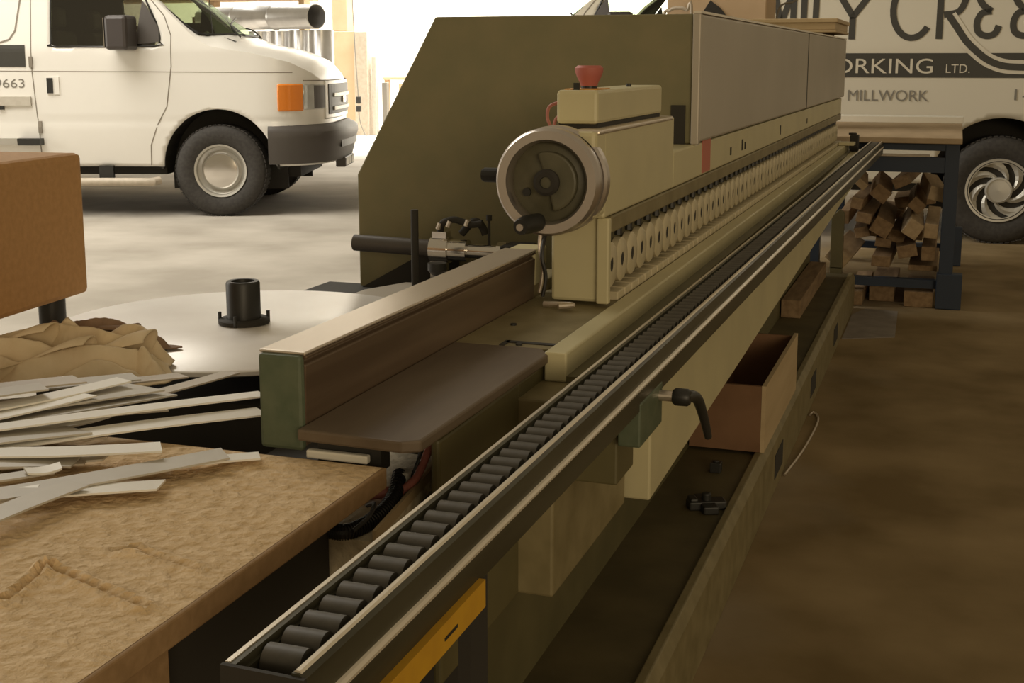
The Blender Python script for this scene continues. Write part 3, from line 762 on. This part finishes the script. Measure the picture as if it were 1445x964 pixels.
def catm(P, t):
    n = len(P)-1; i = min(int(t*n), n-1); u = t*n-i
    a, b_, c, e = P[max(i-1,0)], P[i], P[i+1], P[min(i+2,n)]
    return .5*((2*b_)+(c-a)*u+(2*a-5*b_+4*c-e)*u*u+(3*b_-a-3*c+e)*u**3)
for i in range(46):
    p, q2 = catm(ctr, i/46), catm(ctr, i/46+.008); rg.cyl(p, q2, .0092, 12)
part('cable_rib', rg, M['cable'], tray)
part('pink_wire', MB().tube([(-.650,1.30,.792),(-.620,1.322,.793),(-.603,1.330,.793)], .007, 10, 5), M['wire_red'], tray, smooth=True)
part('pink_wire', MB().tube([(-.600,1.325,.795),(-.590,1.35,.805),(-.588,1.38,.825),(-.585,1.41,.86)], .005, 10, 6), M['wire_red'], tray, smooth=True)
part('thin_black_wire', MB().tube([(-.610,1.258,.80),(-.590,1.235,.812),(-.583,1.205,.808),(-.590,1.180,.80)], .0025, 8, 6), M['cable'], tray)
part('thin_black_wire', MB().tube([(-.60,1.36,.80),(-.592,1.37,.83),(-.598,1.38,.85)], .0025, 8, 6), M['cable'], tray)
part('white_connector', MB().box(-.62,-.60,1.35,1.37,.784,.81), M['white_board'], tray, .002)
part('white_strip', MB().box(-.690,-.612,1.264,1.274,.846,.856), M['white_board'], bev=.002)

# roller support rail
def RP(u, y_, z_): return (-.467+u+.0075*(y_-.73), y_, z_)
Y0, Y1 = .728, 6.95
b = MB()
prof = [(0,.838),(0,.881),(.009,.881),(.009,.874),(.012,.874),(.012,.848),(.051,.848),(.051,.878),(.0535,.882),(.059,.882),(.064,.8785),(.066,.857),(.0705,.8545),(.0705,.848),(.066,.844),(.066,.818),(.058,.815),(.04,.838)]
b.prism(prof, Y0, Y1, lambda u, v, t: RP(u, t, v))
rail = part('roller_rail', b, M['alu_d'], label='long dark aluminium roller support rail')
for pr_ in ([(.0535,.8815),(.0555,.8836),(.0590,.8836),(.0605,.8815)], [(.0655,.8575),(.0685,.8566),(.0712,.8550),(.0712,.8525),(.0655,.8525)], [(-.0003,.8795),(-.0003,.8816),(.0040,.8818),(.0040,.8800)]):
    part('edge_glint', MB().prism(pr_, Y0+.002, Y1-.002, lambda u, v, t: RP(u, t, v)), M['worn'], rail, label='painted bright highlight along the rail edge')
part('rail_end_plate', MB().prism([(-.001,.836),(-.001,.8815),(.065,.880),(.068,.836)], Y0-.004, Y0, lambda u, v, t: RP(u, t, v)), M['matblack'], rail)
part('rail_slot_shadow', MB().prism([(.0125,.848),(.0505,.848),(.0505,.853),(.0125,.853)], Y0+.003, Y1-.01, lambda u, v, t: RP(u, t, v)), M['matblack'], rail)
def one_roller(y_, mb_=None):
    mb_ = mb_ or MB()
    p = Vector(RP(.0135, y_, .868)); q = Vector(RP(.0455, y_, .868))
    mb_.cyl(p, q, .0132, 20); return mb_
proto = part('conveyor_roller', one_roller(.765), M['roller'], rail, smooth=True)
ry = [.765+.0295*i for i in range(1000)]; ry = [v for v in ry if v < Y1-.03]
for v in ry[1:100]:
    c = proto.copy(); col.objects.link(c); c.parent = rail
    c.location = (.0075*(v-.765), v-.765, 0)
b = MB()
for v in ry[100:]: one_roller(v, b)
o = part('conveyor_roller', b, M['roller'], rail, smooth=True); o['kind'] = 'stuff'
b = MB()
b.box(-.402,-.392,.60,1.057,.795,.822)
ys_ = part('yellow_strip', b, M['yellow'], label='yellow warning strip under the rail end')
part('strip_mark', MB().box(-.392,-.3915,.955,.985,.806,.809), M['black'], ys_)
part('yellow_patch', MB().box(-.3965,-.3955,2.95,3.15,.820,.835), M['yellow'], rail)
part('rail_bracket', MB().box(-.425,-.392,1.68,1.82,.765,.83), M['green2'], bev=.003)
part('rail_bracket', MB().box(-.500,-.43,1.70,1.80,.70,.815), M['olive'], bev=.003)
b = MB(); b.cyl((-.395,1.80,.812),(-.365,1.80,.812),.008,14); part('lever_stud', b, M['alu'])
b = MB().lathe([(0,.000),(.010,.000),(.013,.004),(.013,.022),(.010,.026),(0,.026)], (-.372,1.80,.812), 'X', 20)
b.tube([(-.355,1.80,.812),(-.345,1.84,.802),(-.340,1.875,.765),(-.336,1.90,.725)], lambda t: .010-.004*t, 12, 6)
part('clamp_lever', b, M['black'], smooth=True, label='black clamping lever')
b = MB(); b.box(-.50,-.46,6.62,6.70,.84,.93); b.cyl((-.49,6.66,.93),(-.49,6.66,.94),.02); part('end_stop', b, M['matblack'], bev=.003)
part('end_guide', MB().box(-.545,-.47,6.50,6.60,.885,.90), M['beige'], bev=.003)

# ================================================================== things on and by the machine
ct = thing('wooden_crate', (-.575, 3.93, .19), 'open red-brown plywood crate with pale side on the machine base ledge', 'crate')
def lp(name, mb_, m, par, org, **k): return link(name, mb_, m, par, off=org, **k)
O = (-.575,3.93,.19)
lp('crate_front', MB().box(-.685,-.4805,3.560,3.572,.191,.385), M['redwood'], ct, O)
o = lp('crate_side', MB().box(-.480,-.468,3.560,4.32,.191,.387), M['ply'], ct, O); tag(o, 'pale plywood side')
lp('crate_side', MB().box(-.685,-.675,3.572,4.31,.191,.385), M['redwood'], ct, O)
lp('crate_back', MB().box(-.675,-.480,4.30,4.312,.191,.380), M['redwood'], ct, O)
lp('crate_bottom', MB().box(-.675,-.480,3.572,4.30,.191,.20), M['redwood'], ct, O)
o = rooted(link('wooden_block', MB().box(-.715+.03,-.60,5.60,6.75,.182,.262), M['wood'], bev=.004), (-.65,6.1,.182)); tag(o, 'long wooden block lying on the machine base ledge behind the crate', 'wooden block')
b = MB()
q = Matrix.Translation((-.545,3.08,.182)) @ Matrix.Rotation(R(25),4,'Z')
b.box(-.048,.048,-.022,.022,0,.022,q); b.box(-.020,.020,-.055,.055,0,.020,q); b.cyl((-.545,3.08,.20),(-.545,3.08,.222),.012); b.box(-.045,-.025,-.02,.02,.02,.03,q)
o = rooted(link('clamp_foot', b, M['black'], bev=.004), (-.545,3.08,.182)); tag(o, 'black plastic foot bracket lying on the machine base ledge', 'bracket')
b = MB(); b.box(-.588,-.558,3.36,3.39,.182,.210); b.cyl((-.573,3.375,.21),(-.573,3.375,.214),.009)
o = rooted(link('rubber_plug', b, M['black'], bev=.003), (-.573,3.375,.182)); tag(o, 'small black square plug on the base ledge in front of the crate', 'plug')
b = MB().tube([(-.452,3.95,.005),(-.425,4.25,.006),(-.415,4.60,.006),(-.440,4.72,.006),(-.452,4.68,.005)], .004, 8, 6)
tag(rooted(link('thin_wire', b, M['alu']), (-.43,4.3,.002)), 'thin pale wire looped on the floor beside the machine base', 'wire')
b = MB(); b.prism([(-.455,6.08),(-.22,6.20),(-.235,6.86),(-.40,6.88),(-.455,6.70)], .0005, .004, lambda u, v, t: (u, v, t))
tag(rooted(link('paper_sheet', b, M['paper']), (-.35,6.4,.0005)), 'pale dusty sheet on the floor in front of the timber pile', 'sheet')
# brown slab and box on the hood
b = MB(); b.box(-1.17,-.53,6.0,6.70,1.468,1.486); b.box(-1.15,-.54,6.02,6.68,1.436,1.468); b.box(-1.16,-.535,6.01,6.69,1.424,1.436)
o = rooted(link('plywood_stack', b, M['ply'], bev=.003), (-.85,6.35,1.424)); tag(o, 'stack of plywood boards on top of the grey hood, under the van lettering', 'plywood')
b = MB(); b.box(-.75,-.60,6.05,6.65,1.4025,1.4235)
tag(rooted(link('wood_spacer', b, M['wood'], bev=.002), (-.67,6.35,1.4025)), 'dark wooden spacer between the plywood stack and the hood', 'spacer')
bx = thing('cardboard_carton', (-1.45, 7.6, 0), 'tall tan cardboard carton with torn dark corner behind the hood', 'carton')
O = (-1.45,7.6,0)
lp('carton_body', MB().box(-1.66,-1.075,7.60,8.0,0,2.05), M['card'], bx, O, bev=.006)
b = MB(); b.prism([(-1.462,1.55),(-1.30,1.55),(-1.34,1.60),(-1.40,1.645)], 7.592, 7.602, lambda u, v, t: (u, t, v)); lp('torn_hole', b, M['matblack'], bx, O)
b = MB().tube([(-1.64,7.50,0.02),(-1.655,7.50,.8),(-1.66,7.50,1.50),(-1.62,7.50,1.585),(-1.57,7.50,1.60),(-1.52,7.50,1.585),(-1.49,7.50,1.50),(-1.49,7.50,0.02)], .010, 8, 5)
tag(rooted(link('bent_hose', b, M['strip_t'], smooth=True), (-1.57,7.5,0)), 'thin tan hose bent over behind the hood corner, beside the tan carton', 'hose')
b = MB().tube([(-1.02,7.8,.01),(-1.04,7.8,1.0),(-1.04,7.8,1.56),(-.93,7.8,1.65),(-.80,7.8,1.80),(-.70,7.8,2.4),(-.70,7.8,3.0)], .006, 8, 6)
tag(rooted(link('grey_cord', b, M['decal_g'], smooth=True), (-1.02,7.8,.01)), 'thin grey cord rising in front of the lettered van', 'cord')

# ================================================================== blue bench with timber pile
BO = (-.3, 7.6, 0)
bt = thing('steel_workbench', BO, 'dark blue steel workbench with wooden top and white back strip, right of the machine end', 'workbench')
lp('bench_top', MB().box(-.80,.035,6.95,8.75,.875,.905), M['bench_ply'], bt, BO, bev=.003)
o = lp('back_strip', MB().box(-.82,.040,8.60,8.80,.905,.945), M['white_board'], bt, BO, bev=.002); tag(o, 'white board strip')
for bx_ in ((-.78,.02,7.02,7.08,.72,.80),(-.78,.02,7.02,7.06,.835,.875),(-.78,.02,8.62,8.68,.78,.875)):
    lp('top_rail', MB().box(*bx_), M['blue'], bt, BO)
lp('light_strip', MB().box(-.45,-.12,7.00,7.02,.803,.815), M['strip_t'], bt, BO)
for x_, y_ in ((-.01,7.05),(-.70,7.05),(-.01,8.6),(-.70,8.6)):
    lg = lp('leg', MB().box(x_-.035,x_+.035,y_-.035,y_+.035,0,.875), M['blue'], bt, BO, bev=.003)
    if x_ > -.1: lp('foot_block', MB().box(x_-.045,x_+.085,y_-.05,y_+.03,0.002,.19 if y_ < 8 else .25), M['blue'], lg, BO, bev=.004)
b = MB(); b.box(-.72,.0,7.05,7.11,.10,.145); b.box(-.72,.0,8.5,8.56,.10,.145); b.box(-.04,.02,7.05,8.6,.12,.18)
lp('lower_rail', b, M['blue'], bt, BO)
def xz(cx, cy, Y=7.15):          # point in the pile's front plane
    px, py = 1160+cx*.2283, 220+cy*.2283
    return -.383+(px-1240)*.00361, .747-(py-235)*.00382
pile = [ # cx, cy, w, h, roll, yaw, len, Yfront, mat, words
 (130,632,150,95,35,-8,.9,6.98,'wood2','pale-topped timber offcut at the left front of the pile'),
 (590,440,105,110,32,6,1.0,7.00,'wood2','square timber offcut turned on its corner, right of the pile middle'),
 (700,452,90,95,4,0,1.1,7.04,'wood2','square timber offcut lying flat beside the blue leg, middle height'),
 (725,235,110,90,12,14,1.1,7.12,'wood2','rounded-end timber offcut at the top right of the pile'),
 (400,648,125,70,3,-4,1.0,7.02,'wood','flat timber offcut at the bottom centre of the pile'),
 (560,585,130,80,-12,10,1.0,7.06,'wood','tilted timber offcut right of the bottom centre one'),
 (690,595,90,90,0,0,1.1,7.06,'wood','square timber offcut low beside the blue leg'),
 (390,450,130,110,28,4,1.1,7.10,'wood','dark square timber offcut in the middle of the pile'),
 (230,300,80,75,12,-6,1.0,7.05,'wood','small timber offcut near the left edge under the rail'),
 (280,385,100,65,10,-3,1.0,7.02,'wood','timber offcut just below the small left one'),
 (370,250,120,95,38,8,1.1,7.18,'wood','timber offcut leaning at the upper middle of the pile'),
 (250,190,75,50,42,12,.9,7.12,'wood2','thin pale offcut poking up at the upper left of the pile'),
 (490,180,110,70,-25,-10,1.1,7.25,'wood','timber offcut at the top of the pile behind the others'),
 (150,400,60,90,0,0,.9,7.14,'wood','narrow timber offcut standing on edge at the left of the pile'),
 (260,500,100,70,-15,5,1.0,7.20,'wood','dark timber offcut behind the left front one'),
 (480,520,110,80,15,-5,1.0,7.22,'wood','dark timber offcut deep in the pile centre'),
 (600,320,100,80,40,3,1.1,7.20,'wood','timber offcut behind the corner-turned one'),
 (400,560,110,60,6,2,1.0,7.20,'wood','dark timber offcut above the bottom centre one'),
 (660,695,190,36,0,0,.9,7.12,'wood','thin board lying on the lower rail'),
 (645,835,190,100,0,0,.7,7.02,'wood','wide timber block on the floor between the legs'),
 (245,850,110,90,0,-4,.9,6.98,'wood','timber block on the floor at the left under the bench'),
 (330,470,330,70,8,0,.5,8.02,'wood','wide dark timber slab at the back left of the pile'),
 (560,390,300,80,-10,0,.5,8.04,'wood','wide dark timber slab at the back right of the pile'),
 (430,620,420,70,3,0,.5,8.02,'wood','wide dark timber slab at the back bottom of the pile'),
 (410,840,170,100,0,0,.9,7.14,'wood','dark timber block on the floor in the middle under the bench'),
]
for cx, cy, w_, h_, rl, yw, ln, yf, mm_, words in pile:
    yw *= .3; ln *= .8; w_ *= .94; h_ *= .94
    X_, Z_ = xz(cx, cy); ww, hh = w_*.2283*.00361, h_*.2283*.00382
    if cy > 800: Z_ = hh/2+.002
    q = Matrix.Translation((X_, yf, Z_)) @ Matrix.Rotation(R(yw),4,'Z') @ Matrix.Rotation(R(rl),4,'Y')
    o = link('timber_offcut', MB().box(-ww/2,ww/2,0,ln,-hh/2,hh/2), M[mm_], bev=.003)
    o.matrix_world = q; tag(o, words+(' under the blue bench' if 'bench' not in words else ''), 'timber', 'timber offcuts under the blue bench')
b = MB(); b.prism([(-.60,.20),(-.535,.20),(-.535,.50),(-.56,.52),(-.60,.48)], 6.94, 6.98, lambda u, v, t: (u, t, v)); b.box(-.60,-.535,6.94,6.98,0,.21)
tag(rooted(link('olive_board', b, M['olive'], bev=.003), (-.57,6.96,0)), 'upright olive board end standing at the left of the timber pile', 'board')

# ================================================================== foreground chipboard bench
WO = (-1.0, .8, 0)
wb = thing('chipboard_bench', WO, 'chipboard workbench covered in sawdust in the left foreground', 'workbench')
lp('bench_top', MB().box(-1.60,-.583,.10,1.255,.825,.849), M['mdf_edge'], wb, WO, bev=.002)
lp('side_panel', MB().box(-.620,-.600,.12,.853,0,.825), M['mdf_edge'], wb, WO, bev=.002)
lp('side_panel', MB().box(-1.58,-1.56,.12,1.20,0,.825), M['mdf_edge'], wb, WO, bev=.002)
lp('under_bench_dark', MB().box(-1.50,-.622,.87,1.185,0,.823), M['matblack'], wb, WO)  # black box added to keep the space under the bench dark
# sawdust layer with scraped marks
def seg_d(p, a, b):
    a, b = Vector(a), Vector(b); t = max(0, min(1, (p-a).dot(b-a)/(b-a).length_squared)); return (p-(a+(b-a)*t)).length
marks = [((-.733,.816),(-.748,.886)), ((-.748,.886),(-.617,.846)), ((-.717,.941),(-.700,.950)), ((-.700,.950),(-.618,.930))]
bm = bmesh.new(); nx, ny = 250, 270; g_ = []
for i in range(nx+1):
    row = []
    for j in range(ny+1):
        x_, y_ = -1.595+i/nx*1.008, .105+j/ny*1.146; p = Vector((x_, y_))
        e = min(x_+1.595, -.587-x_, y_-.105, 1.251-y_)
        h = .0014+.0022*noise.noise((x_*9,y_*9,0))+.0014*noise.noise((x_*34,y_*34,3))+.0009*noise.noise((x_*120,y_*120,5))
        h += .0035*max(0, noise.noise((x_*14,y_*14,9))-.15)
        if x_ > -.75 and y_ > 1.0: h += .003*abs(noise.noise((x_*60,y_*60,1)))
        for k, (a, b_) in enumerate(marks):
            dd = seg_d(p, a, b_); s_ = .0055 if k < 2 else .0035
            h += s_*math.exp(-((dd-.006)/.005)**2)-s_*1.2*math.exp(-(dd/.004)**2)
        h = max(.0004, h)*min(1, .15+e/.02)
        row.append(bm.verts.new((x_, y_, .849+max(.0003, h))))
    g_.append(row)
for i in range(nx):
    for j in range(ny): bm.faces.new((g_[i][j], g_[i+1][j], g_[i+1][j+1], g_[i][j+1]))
o = link('sawdust', bm, M['dust'], smooth=True); tag(rooted(o, (-1.0,.7,.849)), 'fine tan sawdust layer on the chipboard bench', 'sawdust', kind='stuff')
for p in o.data.polygons: p.use_smooth = True

STR = [
(-1.126,1.128,-1.011,1.368,0.026,0.884,'w','short bright white edging strip on top of the upper heap'),
(-1.145,1.116,-0.980,1.372,0.056,0.878,'g','widest grey edging strip in the upper heap'),
(-1.131,1.100,-0.951,1.372,0.035,0.872,'g','grey edging strip just under the widest one'),
(-1.009,1.257,-0.932,1.503,0.026,0.868,'t','taupe edging strip angled away toward the round disc'),
(-1.065,1.128,-0.822,1.397,0.029,0.874,'w','long white edging strip reaching the fence end, upper of two'),
(-1.007,1.129,-0.798,1.354,0.027,0.866,'w','long white edging strip reaching the fence end, lower of two'),
(-1.122,1.081,-1.003,1.222,0.040,0.870,'g','grey edging strip at the left below the widest one'),
(-1.088,1.046,-0.959,1.207,0.043,0.866,'g','dull grey edging strip ending beside the long white ones'),
(-1.097,1.066,-0.823,1.174,0.032,0.868,'w','broad straight white edging strip across the middle of the heap'),
(-1.046,1.063,-0.881,1.152,0.016,0.857,'g','narrow grey edging strip under the broad white one'),
(-0.917,1.064,-0.894,1.092,0.020,0.866,'w','tiny white edging offcut on the grey strips'),
(-1.001,0.995,-0.902,1.083,0.022,0.860,'g','short grey edging strip at the left beside the tiny white offcut'),
(-0.968,0.925,-0.757,1.200,0.037,0.862,'g','long grey edging strip crossing the sawdust'),
(-0.802,1.158,-0.725,1.220,0.023,0.857,'w','white edging strip tip nearest the bench corner'),
(-0.870,1.031,-0.769,1.094,0.028,0.857,'w','white edging strip with angled end lowest on the sawdust'),
(-0.861,0.851,-0.841,1.051,0.026,0.866,'g','grey edging strip laid diagonally nearest the camera'),
(-0.963,0.956,-0.874,1.028,0.027,0.860,'w','white edging strip under the diagonal grey one'),
(-1.213,1.185,-1.063,1.345,0.034,0.888,'t','taupe edging strip topmost beside the cloth'),
(-1.136,1.375,-1.004,1.491,0.033,0.864,'t','taupe edging strip lying behind the heap by the cloth'),
(-1.139,1.132,-1.067,1.281,0.033,0.892,'g','grey edging strip tucked against the cloth'),
(-1.019,1.216,-0.981,1.299,0.023,0.862,'g','pale grey edging strip end under the lower long white strip'),
(-1.004,1.059,-0.893,1.131,0.013,0.858,'t','thin taupe edging strip beside the narrow grey one'),
]
STR += [
(-1.16,1.235,-.985,1.345,.040,.866,'g','broad grey edging strip lowest in the upper heap'),
(-1.14,1.075,-.93,1.225,.034,.860,'t','taupe edging strip lying low under the dull grey one'),
(-1.13,1.015,-.90,1.125,.030,.857,'g','grey edging strip low on the sawdust under the broad white one'),
(-1.20,1.255,-1.03,1.420,.034,.876,'g','grey edging strip with square end beside the bright white short one'),
(-1.15,1.18,-.93,1.335,.028,.864,'t','taupe edging strip half hidden under the long white ones'),
(-1.10,1.10,-1.02,1.30,.030,.880,'w','white edging strip short and steep at the left of the heap'),
]
for k, (x0, y0, x1, y1, wd, zz, cc, words) in enumerate(STR):
    wd *= 1.18
    dv = Vector((x1-x0, y1-y0)); L = dv.length; a = math.atan2(dv.y, dv.x)
    n = 10; b = MB(); rows = []
    sk = random.uniform(-.4, .4)*wd; bend = random.uniform(-.004, .004); tw = random.uniform(-.06, .06)
    for i in range(n+1):
        t = i/n; xx = L*t; cz = bend*math.sin(PI*t)+abs(bend); yb = .004*math.sin(PI*t)*(1 if k % 2 else -1)
        vs = []
        for sgn, zt in ((-1,0),(1,0),(1,.0022),(-1,.0022)):
            vs.append(b.bm.verts.new((xx+(sk*sgn/2 if i == n else 0), yb+sgn*wd/2, cz+zt+sgn*tw*wd/2)))
        rows.append(vs)
    for A, B in zip(rows, rows[1:]):
        for e in range(4): b.bm.faces.new((A[e], B[e], B[(e+1)%4], A[(e+1)%4]))
    b.bm.faces.new(rows[0][::-1]); b.bm.faces.new(rows[-1])
    o = link('edging_strip', b, M['strip_'+cc]); o.location = (x0, y0, zz); o.rotation_euler = (0, 0, a)
    tag(o, words, 'edging strip', 'edging strips heaped on the bench')

# crumpled cloths: a base sheet raised along hand-laid folds, plus curled-over flaps
def cloth(name, org, ang, rx, ry, folds, flaps, m, seed):
    bm = bmesh.new(); n = 130; g2 = []
    def hgt(p):
        best = 0; tot = 0
        for pts_, r_, h_ in folds:
            dd = 9; hh = 0
            for k in range(len(pts_)-1):
                a, b_ = Vector(pts_[k]), Vector(pts_[k+1]); t = max(0, min(1, (p-a).dot(b_-a)/(b_-a).length_squared))
                q_ = (p-(a+(b_-a)*t)).length
                if q_ < dd: dd = q_; tt = (k+t)/(len(pts_)-1); hh = h_*(.55+.45*math.sin(PI*min(1, tt*1.1)))
            v = hh*max(0, 1-(dd/r_)**1.3)
            best = max(best, v); tot += v
        return best*.85+tot*.12
    for i in range(n+1):
        row = []
        for j in range(n+1):
            u, v = i/n*2-1, j/n*2-1; s_ = max(abs(u), abs(v)); a = math.atan2(v, u)
            edge = 1+.30*noise.noise((math.cos(a)*1.6+seed, math.sin(a)*1.6, 0))
            X_, Y_ = s_*math.cos(a)*rx*edge, s_*math.sin(a)*ry*edge
            p = Vector((X_+.010*noise.noise((X_*22, Y_*22, seed)), Y_+.010*noise.noise((X_*22, Y_*22, seed+4))))
            h_ = .003+hgt(p)*min(1, (1-s_)*5+.15)+.004*noise.noise((X_*45, Y_*45, seed))*(1-s_)+.0025*abs(noise.noise((X_*90, Y_*40, 2)))
            row.append(bm.verts.new((X_, Y_, max(.001, h_))))
        g2.append(row)
    for i in range(n):
        for j in range(n): bm.faces.new((g2[i][j], g2[i+1][j], g2[i+1][j+1], g2[i][j+1]))
    for (p0, p1, r0, r1, a0, a1) in flaps:      # open curled sheet from p0 to p1
        p0, p1 = Vector(p0), Vector(p1); q_ = (p1-p0).to_track_quat('Z', 'Y').to_matrix(); rows = []
        for i in range(21):
            t = i/20; rr = (r0+(r1-r0)*t)*(1+.12*math.sin(7*t+seed)); rows.append([])
            for k in range(25):
                an = R(a0+(a1-a0)*k/24); wv = 1+.10*math.sin(3*an+5*t)
                rows[-1].append(bm.verts.new(p0+(p1-p0)*t+q_ @ Vector((rr*wv*math.cos(an), rr*wv*math.sin(an), .010*math.sin(2*an)*t))))
        for A, B in zip(rows, rows[1:]):
            for k in range(24): bm.faces.new((A[k], A[k+1], B[k+1], B[k]))
    o = link(name, bm, m)
    for p in o.data.polygons: p.use_smooth = True
    so = o.modifiers.new('thick', 'SOLIDIFY'); so.thickness = .002; so.offset = 0
    o.location = org; o.rotation_euler = (0, 0, ang); return o
F1 = [([(-.16,.02),(-.06,.06),(.05,.045),(.13,.07)],.035,.062),([(-.17,-.05),(-.07,-.03),(.0,.01)],.030,.055),([(-.02,-.10),(.04,-.04),(.11,-.02),(.16,.03)],.028,.050),
      ([(.02,.10),(.08,.085),(.15,.06)],.028,.060),([(-.12,-.10),(-.05,-.075),(.0,-.09)],.022,.035),([(.06,-.09),(.10,-.06),(.15,-.055)],.020,.034),([(-.13,.09),(-.08,.105),(-.02,.10)],.026,.078),
      ([(-.19,.0),(-.13,-.02)],.022,.04),([(.13,.0),(.165,-.02)],.018,.045)]
o = cloth('work_cloth', (-1.335, 1.655, .807), .12, .185, .135, F1, [((-.06,-.10,.012),(.07,-.035,.030),.010,.034,-150,115),((.03,-.02,.02),(.14,.03,.034),.014,.030,-120,140),((-.15,-.03,.02),(-.03,.02,.04),.012,.030,-140,120)], M['cloth'], 2.3)
tag(o, 'crumpled beige work cloth between the edging strips and the round disc', 'cloth')
F2 = [([(-.09,.0),(.0,.02),(.09,.0)],.030,.05),([(-.02,-.03),(.06,-.02),(.10,-.03)],.02,.035),([(-.10,.02),(-.06,-.02)],.02,.045)]
o = cloth('dark_cloth', (-1.375, 1.800, .807), .25, .125, .055, F2, [((-.05,-.01,.02),(.06,.0,.025),.012,.022,-140,120)], M['cloth_d'], 5.1)
tag(o, 'dark brown cloth crumpled behind the beige one on the disc edge', 'cloth')

# big brown box on feet
bo = (-1.60, 1.6, .88)
bb_ = thing('brown_box', (-1.487, 1.925, .88), 'large plain brown box with rounded edges at the left edge, above the cloth', 'box', None, R(-6))
bb_.rotation_euler = (0, 0, R(6))
link('box_body', MB().box(-.42, 0, -.80, 0, .0, .256), M['cardbox'], bb_, .010)
for x_, y_, z_ in ((-.06,-.03,-.0735),(-.06,-.71,-.0275)):
    link('foot', MB().cyl((x_, y_, z_), (x_, y_, .0), .024, 24), M['black'], bb_, smooth=True)

# ================================================================== far bay
def far_box(name, x0, x1, y0, y1, z0, z1, m, label, cat, rz=0):
    o = link(name, MB().box(x0, x1, y0, y1, z0, z1), m, bev=.01); return tag(rooted(o, ((x0+x1)/2, (y0+y1)/2, z0)), label, cat)
far_box('board_stack', -10.42,-9.99,20.5,20.8,0,1.80,M['card'],'tall tan board pack standing beyond the van nose','board')
far_box('board_stack', -9.97,-9.72,20.4,20.75,0,1.79,M['strip_t'],'pale narrow board pack next to the tall tan one, with hanging cord','board')
far_box('slatted_crate', -10.44,-10.15,20.52,20.78,1.802,2.75,M['card'],'slatted tan crate on top of the tall board pack','crate')
far_box('dark_board', -9.66,-9.58,20.45,20.55,0,1.36,M['strip_g'],'thin grey board leaning beside the pale board pack','board')
far_box('dark_board', -9.50,-9.40,20.5,20.6,0,.92,M['decal_g'],'dark narrow board standing under the table edge','board')
far_box('pale_board', -9.36,-9.10,20.9,21.1,0,.90,M['card'],'pale tan board standing under the far table','board')
tb = thing('low_table', (-9.2,21.6,0), 'low tan table with pale rounded cover far behind the van', 'table'); O = (-9.2,21.6,0)
lp('table_top', MB().box(-9.8,-8.2,21.2,22.2,.95,1.0), M['card'], tb, O)
for x_, y_ in ((-9.74,21.26),(-8.26,21.26),(-9.74,22.14),(-8.26,22.14)): lp('leg', MB().box(x_-.04,x_+.04,y_-.04,y_+.04,0,.95), M['card'], tb, O)
b = MB().lathe([(0,1.47),(.25,1.45),(.40,1.36),(.47,1.2),(.48,1.002),(0,1.002)], (-9.05,21.7,0), 'Z', 28)
tag(rooted(link('dome_cover', b, M['white_board'], smooth=True), (-9.05,21.7,1.002)), 'white rounded cover standing on the low tan table', 'cover')
# cord
cd = thing('hanging_power_cord', (-9.80,20.2,2.4), 'grey power cord with plug hanging in front of the board packs', 'cord'); O = (-9.80,20.2,2.4)
lp('cord', MB().tube([(-9.90,20.2,3.6),(-9.88,20.2,2.4),(-9.86,20.2,1.8),(-9.83,20.2,1.1),(-9.80,20.2,.66)], .010, 6, 5), M['decal_g'], cd, O)
lp('plug', MB().box(-9.84,-9.76,20.17,20.23,.56,.68), M['black'], cd, O, bev=.01)
lp('socket', MB().box(-9.84,-9.76,20.17,20.23,.42,.52), M['black'], cd, O, bev=.01)
lp('cord_tail', MB().tube([(-9.80,20.2,.42),(-9.78,20.2,.25),(-9.70,20.2,.05),(-9.66,20.2,.012)], .010, 6, 5), M['decal_g'], cd, O)
# ducts
def duct(name, p0, p1, r, label):
    p0, p1 = Vector(p0), Vector(p1); L = (p1-p0).length; b = MB()
    pr = [(r,0)]
    for f_ in (.33, .66): pr += [(r, L*f_-.02), (r+.012, L*f_), (r, L*f_+.02)]
    pr += [(r, L), (r-.012, L), (r-.012, 0)]
    b.lathe(pr, (0,0,0), 'Z', 36, close=True)
    o = link(name, b, M['duct'], smooth=True); o.location = p0
    o.rotation_euler = (p1-p0).to_track_quat('Z', 'Y').to_euler(); return tag(o, label, 'duct')
duct('duct_pipe', (-10.6,16.7,1.90), (-8.22,15.7,1.88), .165, 'horizontal silver duct pipe above the van bonnet with open end')
for x_, wd in ((-9.55,'leftmost'),(-9.12,'second from left'),(-8.75,'third from left'),(-8.36,'rightmost')):
    duct('duct_pipe', (x_,16.1+(-8.36-x_)*.35,.0), (x_,16.1+(-8.36-x_)*.35,1.71), .17, 'upright silver duct pipe behind the van bonnet, '+wd+' of four')
rk = thing('lumber_rack', (-10.6,18.6,0), 'tan lumber rack with shelves seen behind the van windscreen', 'rack'); O = (-10.6,18.6,0)
for x_ in (-13.5,-11.6,-9.95): lp('post', MB().box(x_-.05,x_+.05,18.5,18.7,0,2.9), M['wood2'], rk, O)
for z_ in (1.2,1.8,2.25): lp('shelf', MB().box(-13.6,-9.9,18.3,19.0,z_,z_+.06), M['wood2'], rk, O)
for i, (x0, x1, z_) in enumerate(((-13.3,-11.2,2.315),(-12.9,-10.2,2.315),(-11.9,-10.4,1.865))):
    y0 = 18.4+(i % 2)*.22
    o = link('stored_board', MB().box(x0,x1,y0,y0+.18,z_,z_+.13), M['wood'], bev=.005); tag(rooted(o, (x0, y0, z_)), ['long brown board on the left of the rack top shelf','long brown board at the rear of the rack top shelf','short brown board on the rack middle shelf'][i], 'board')
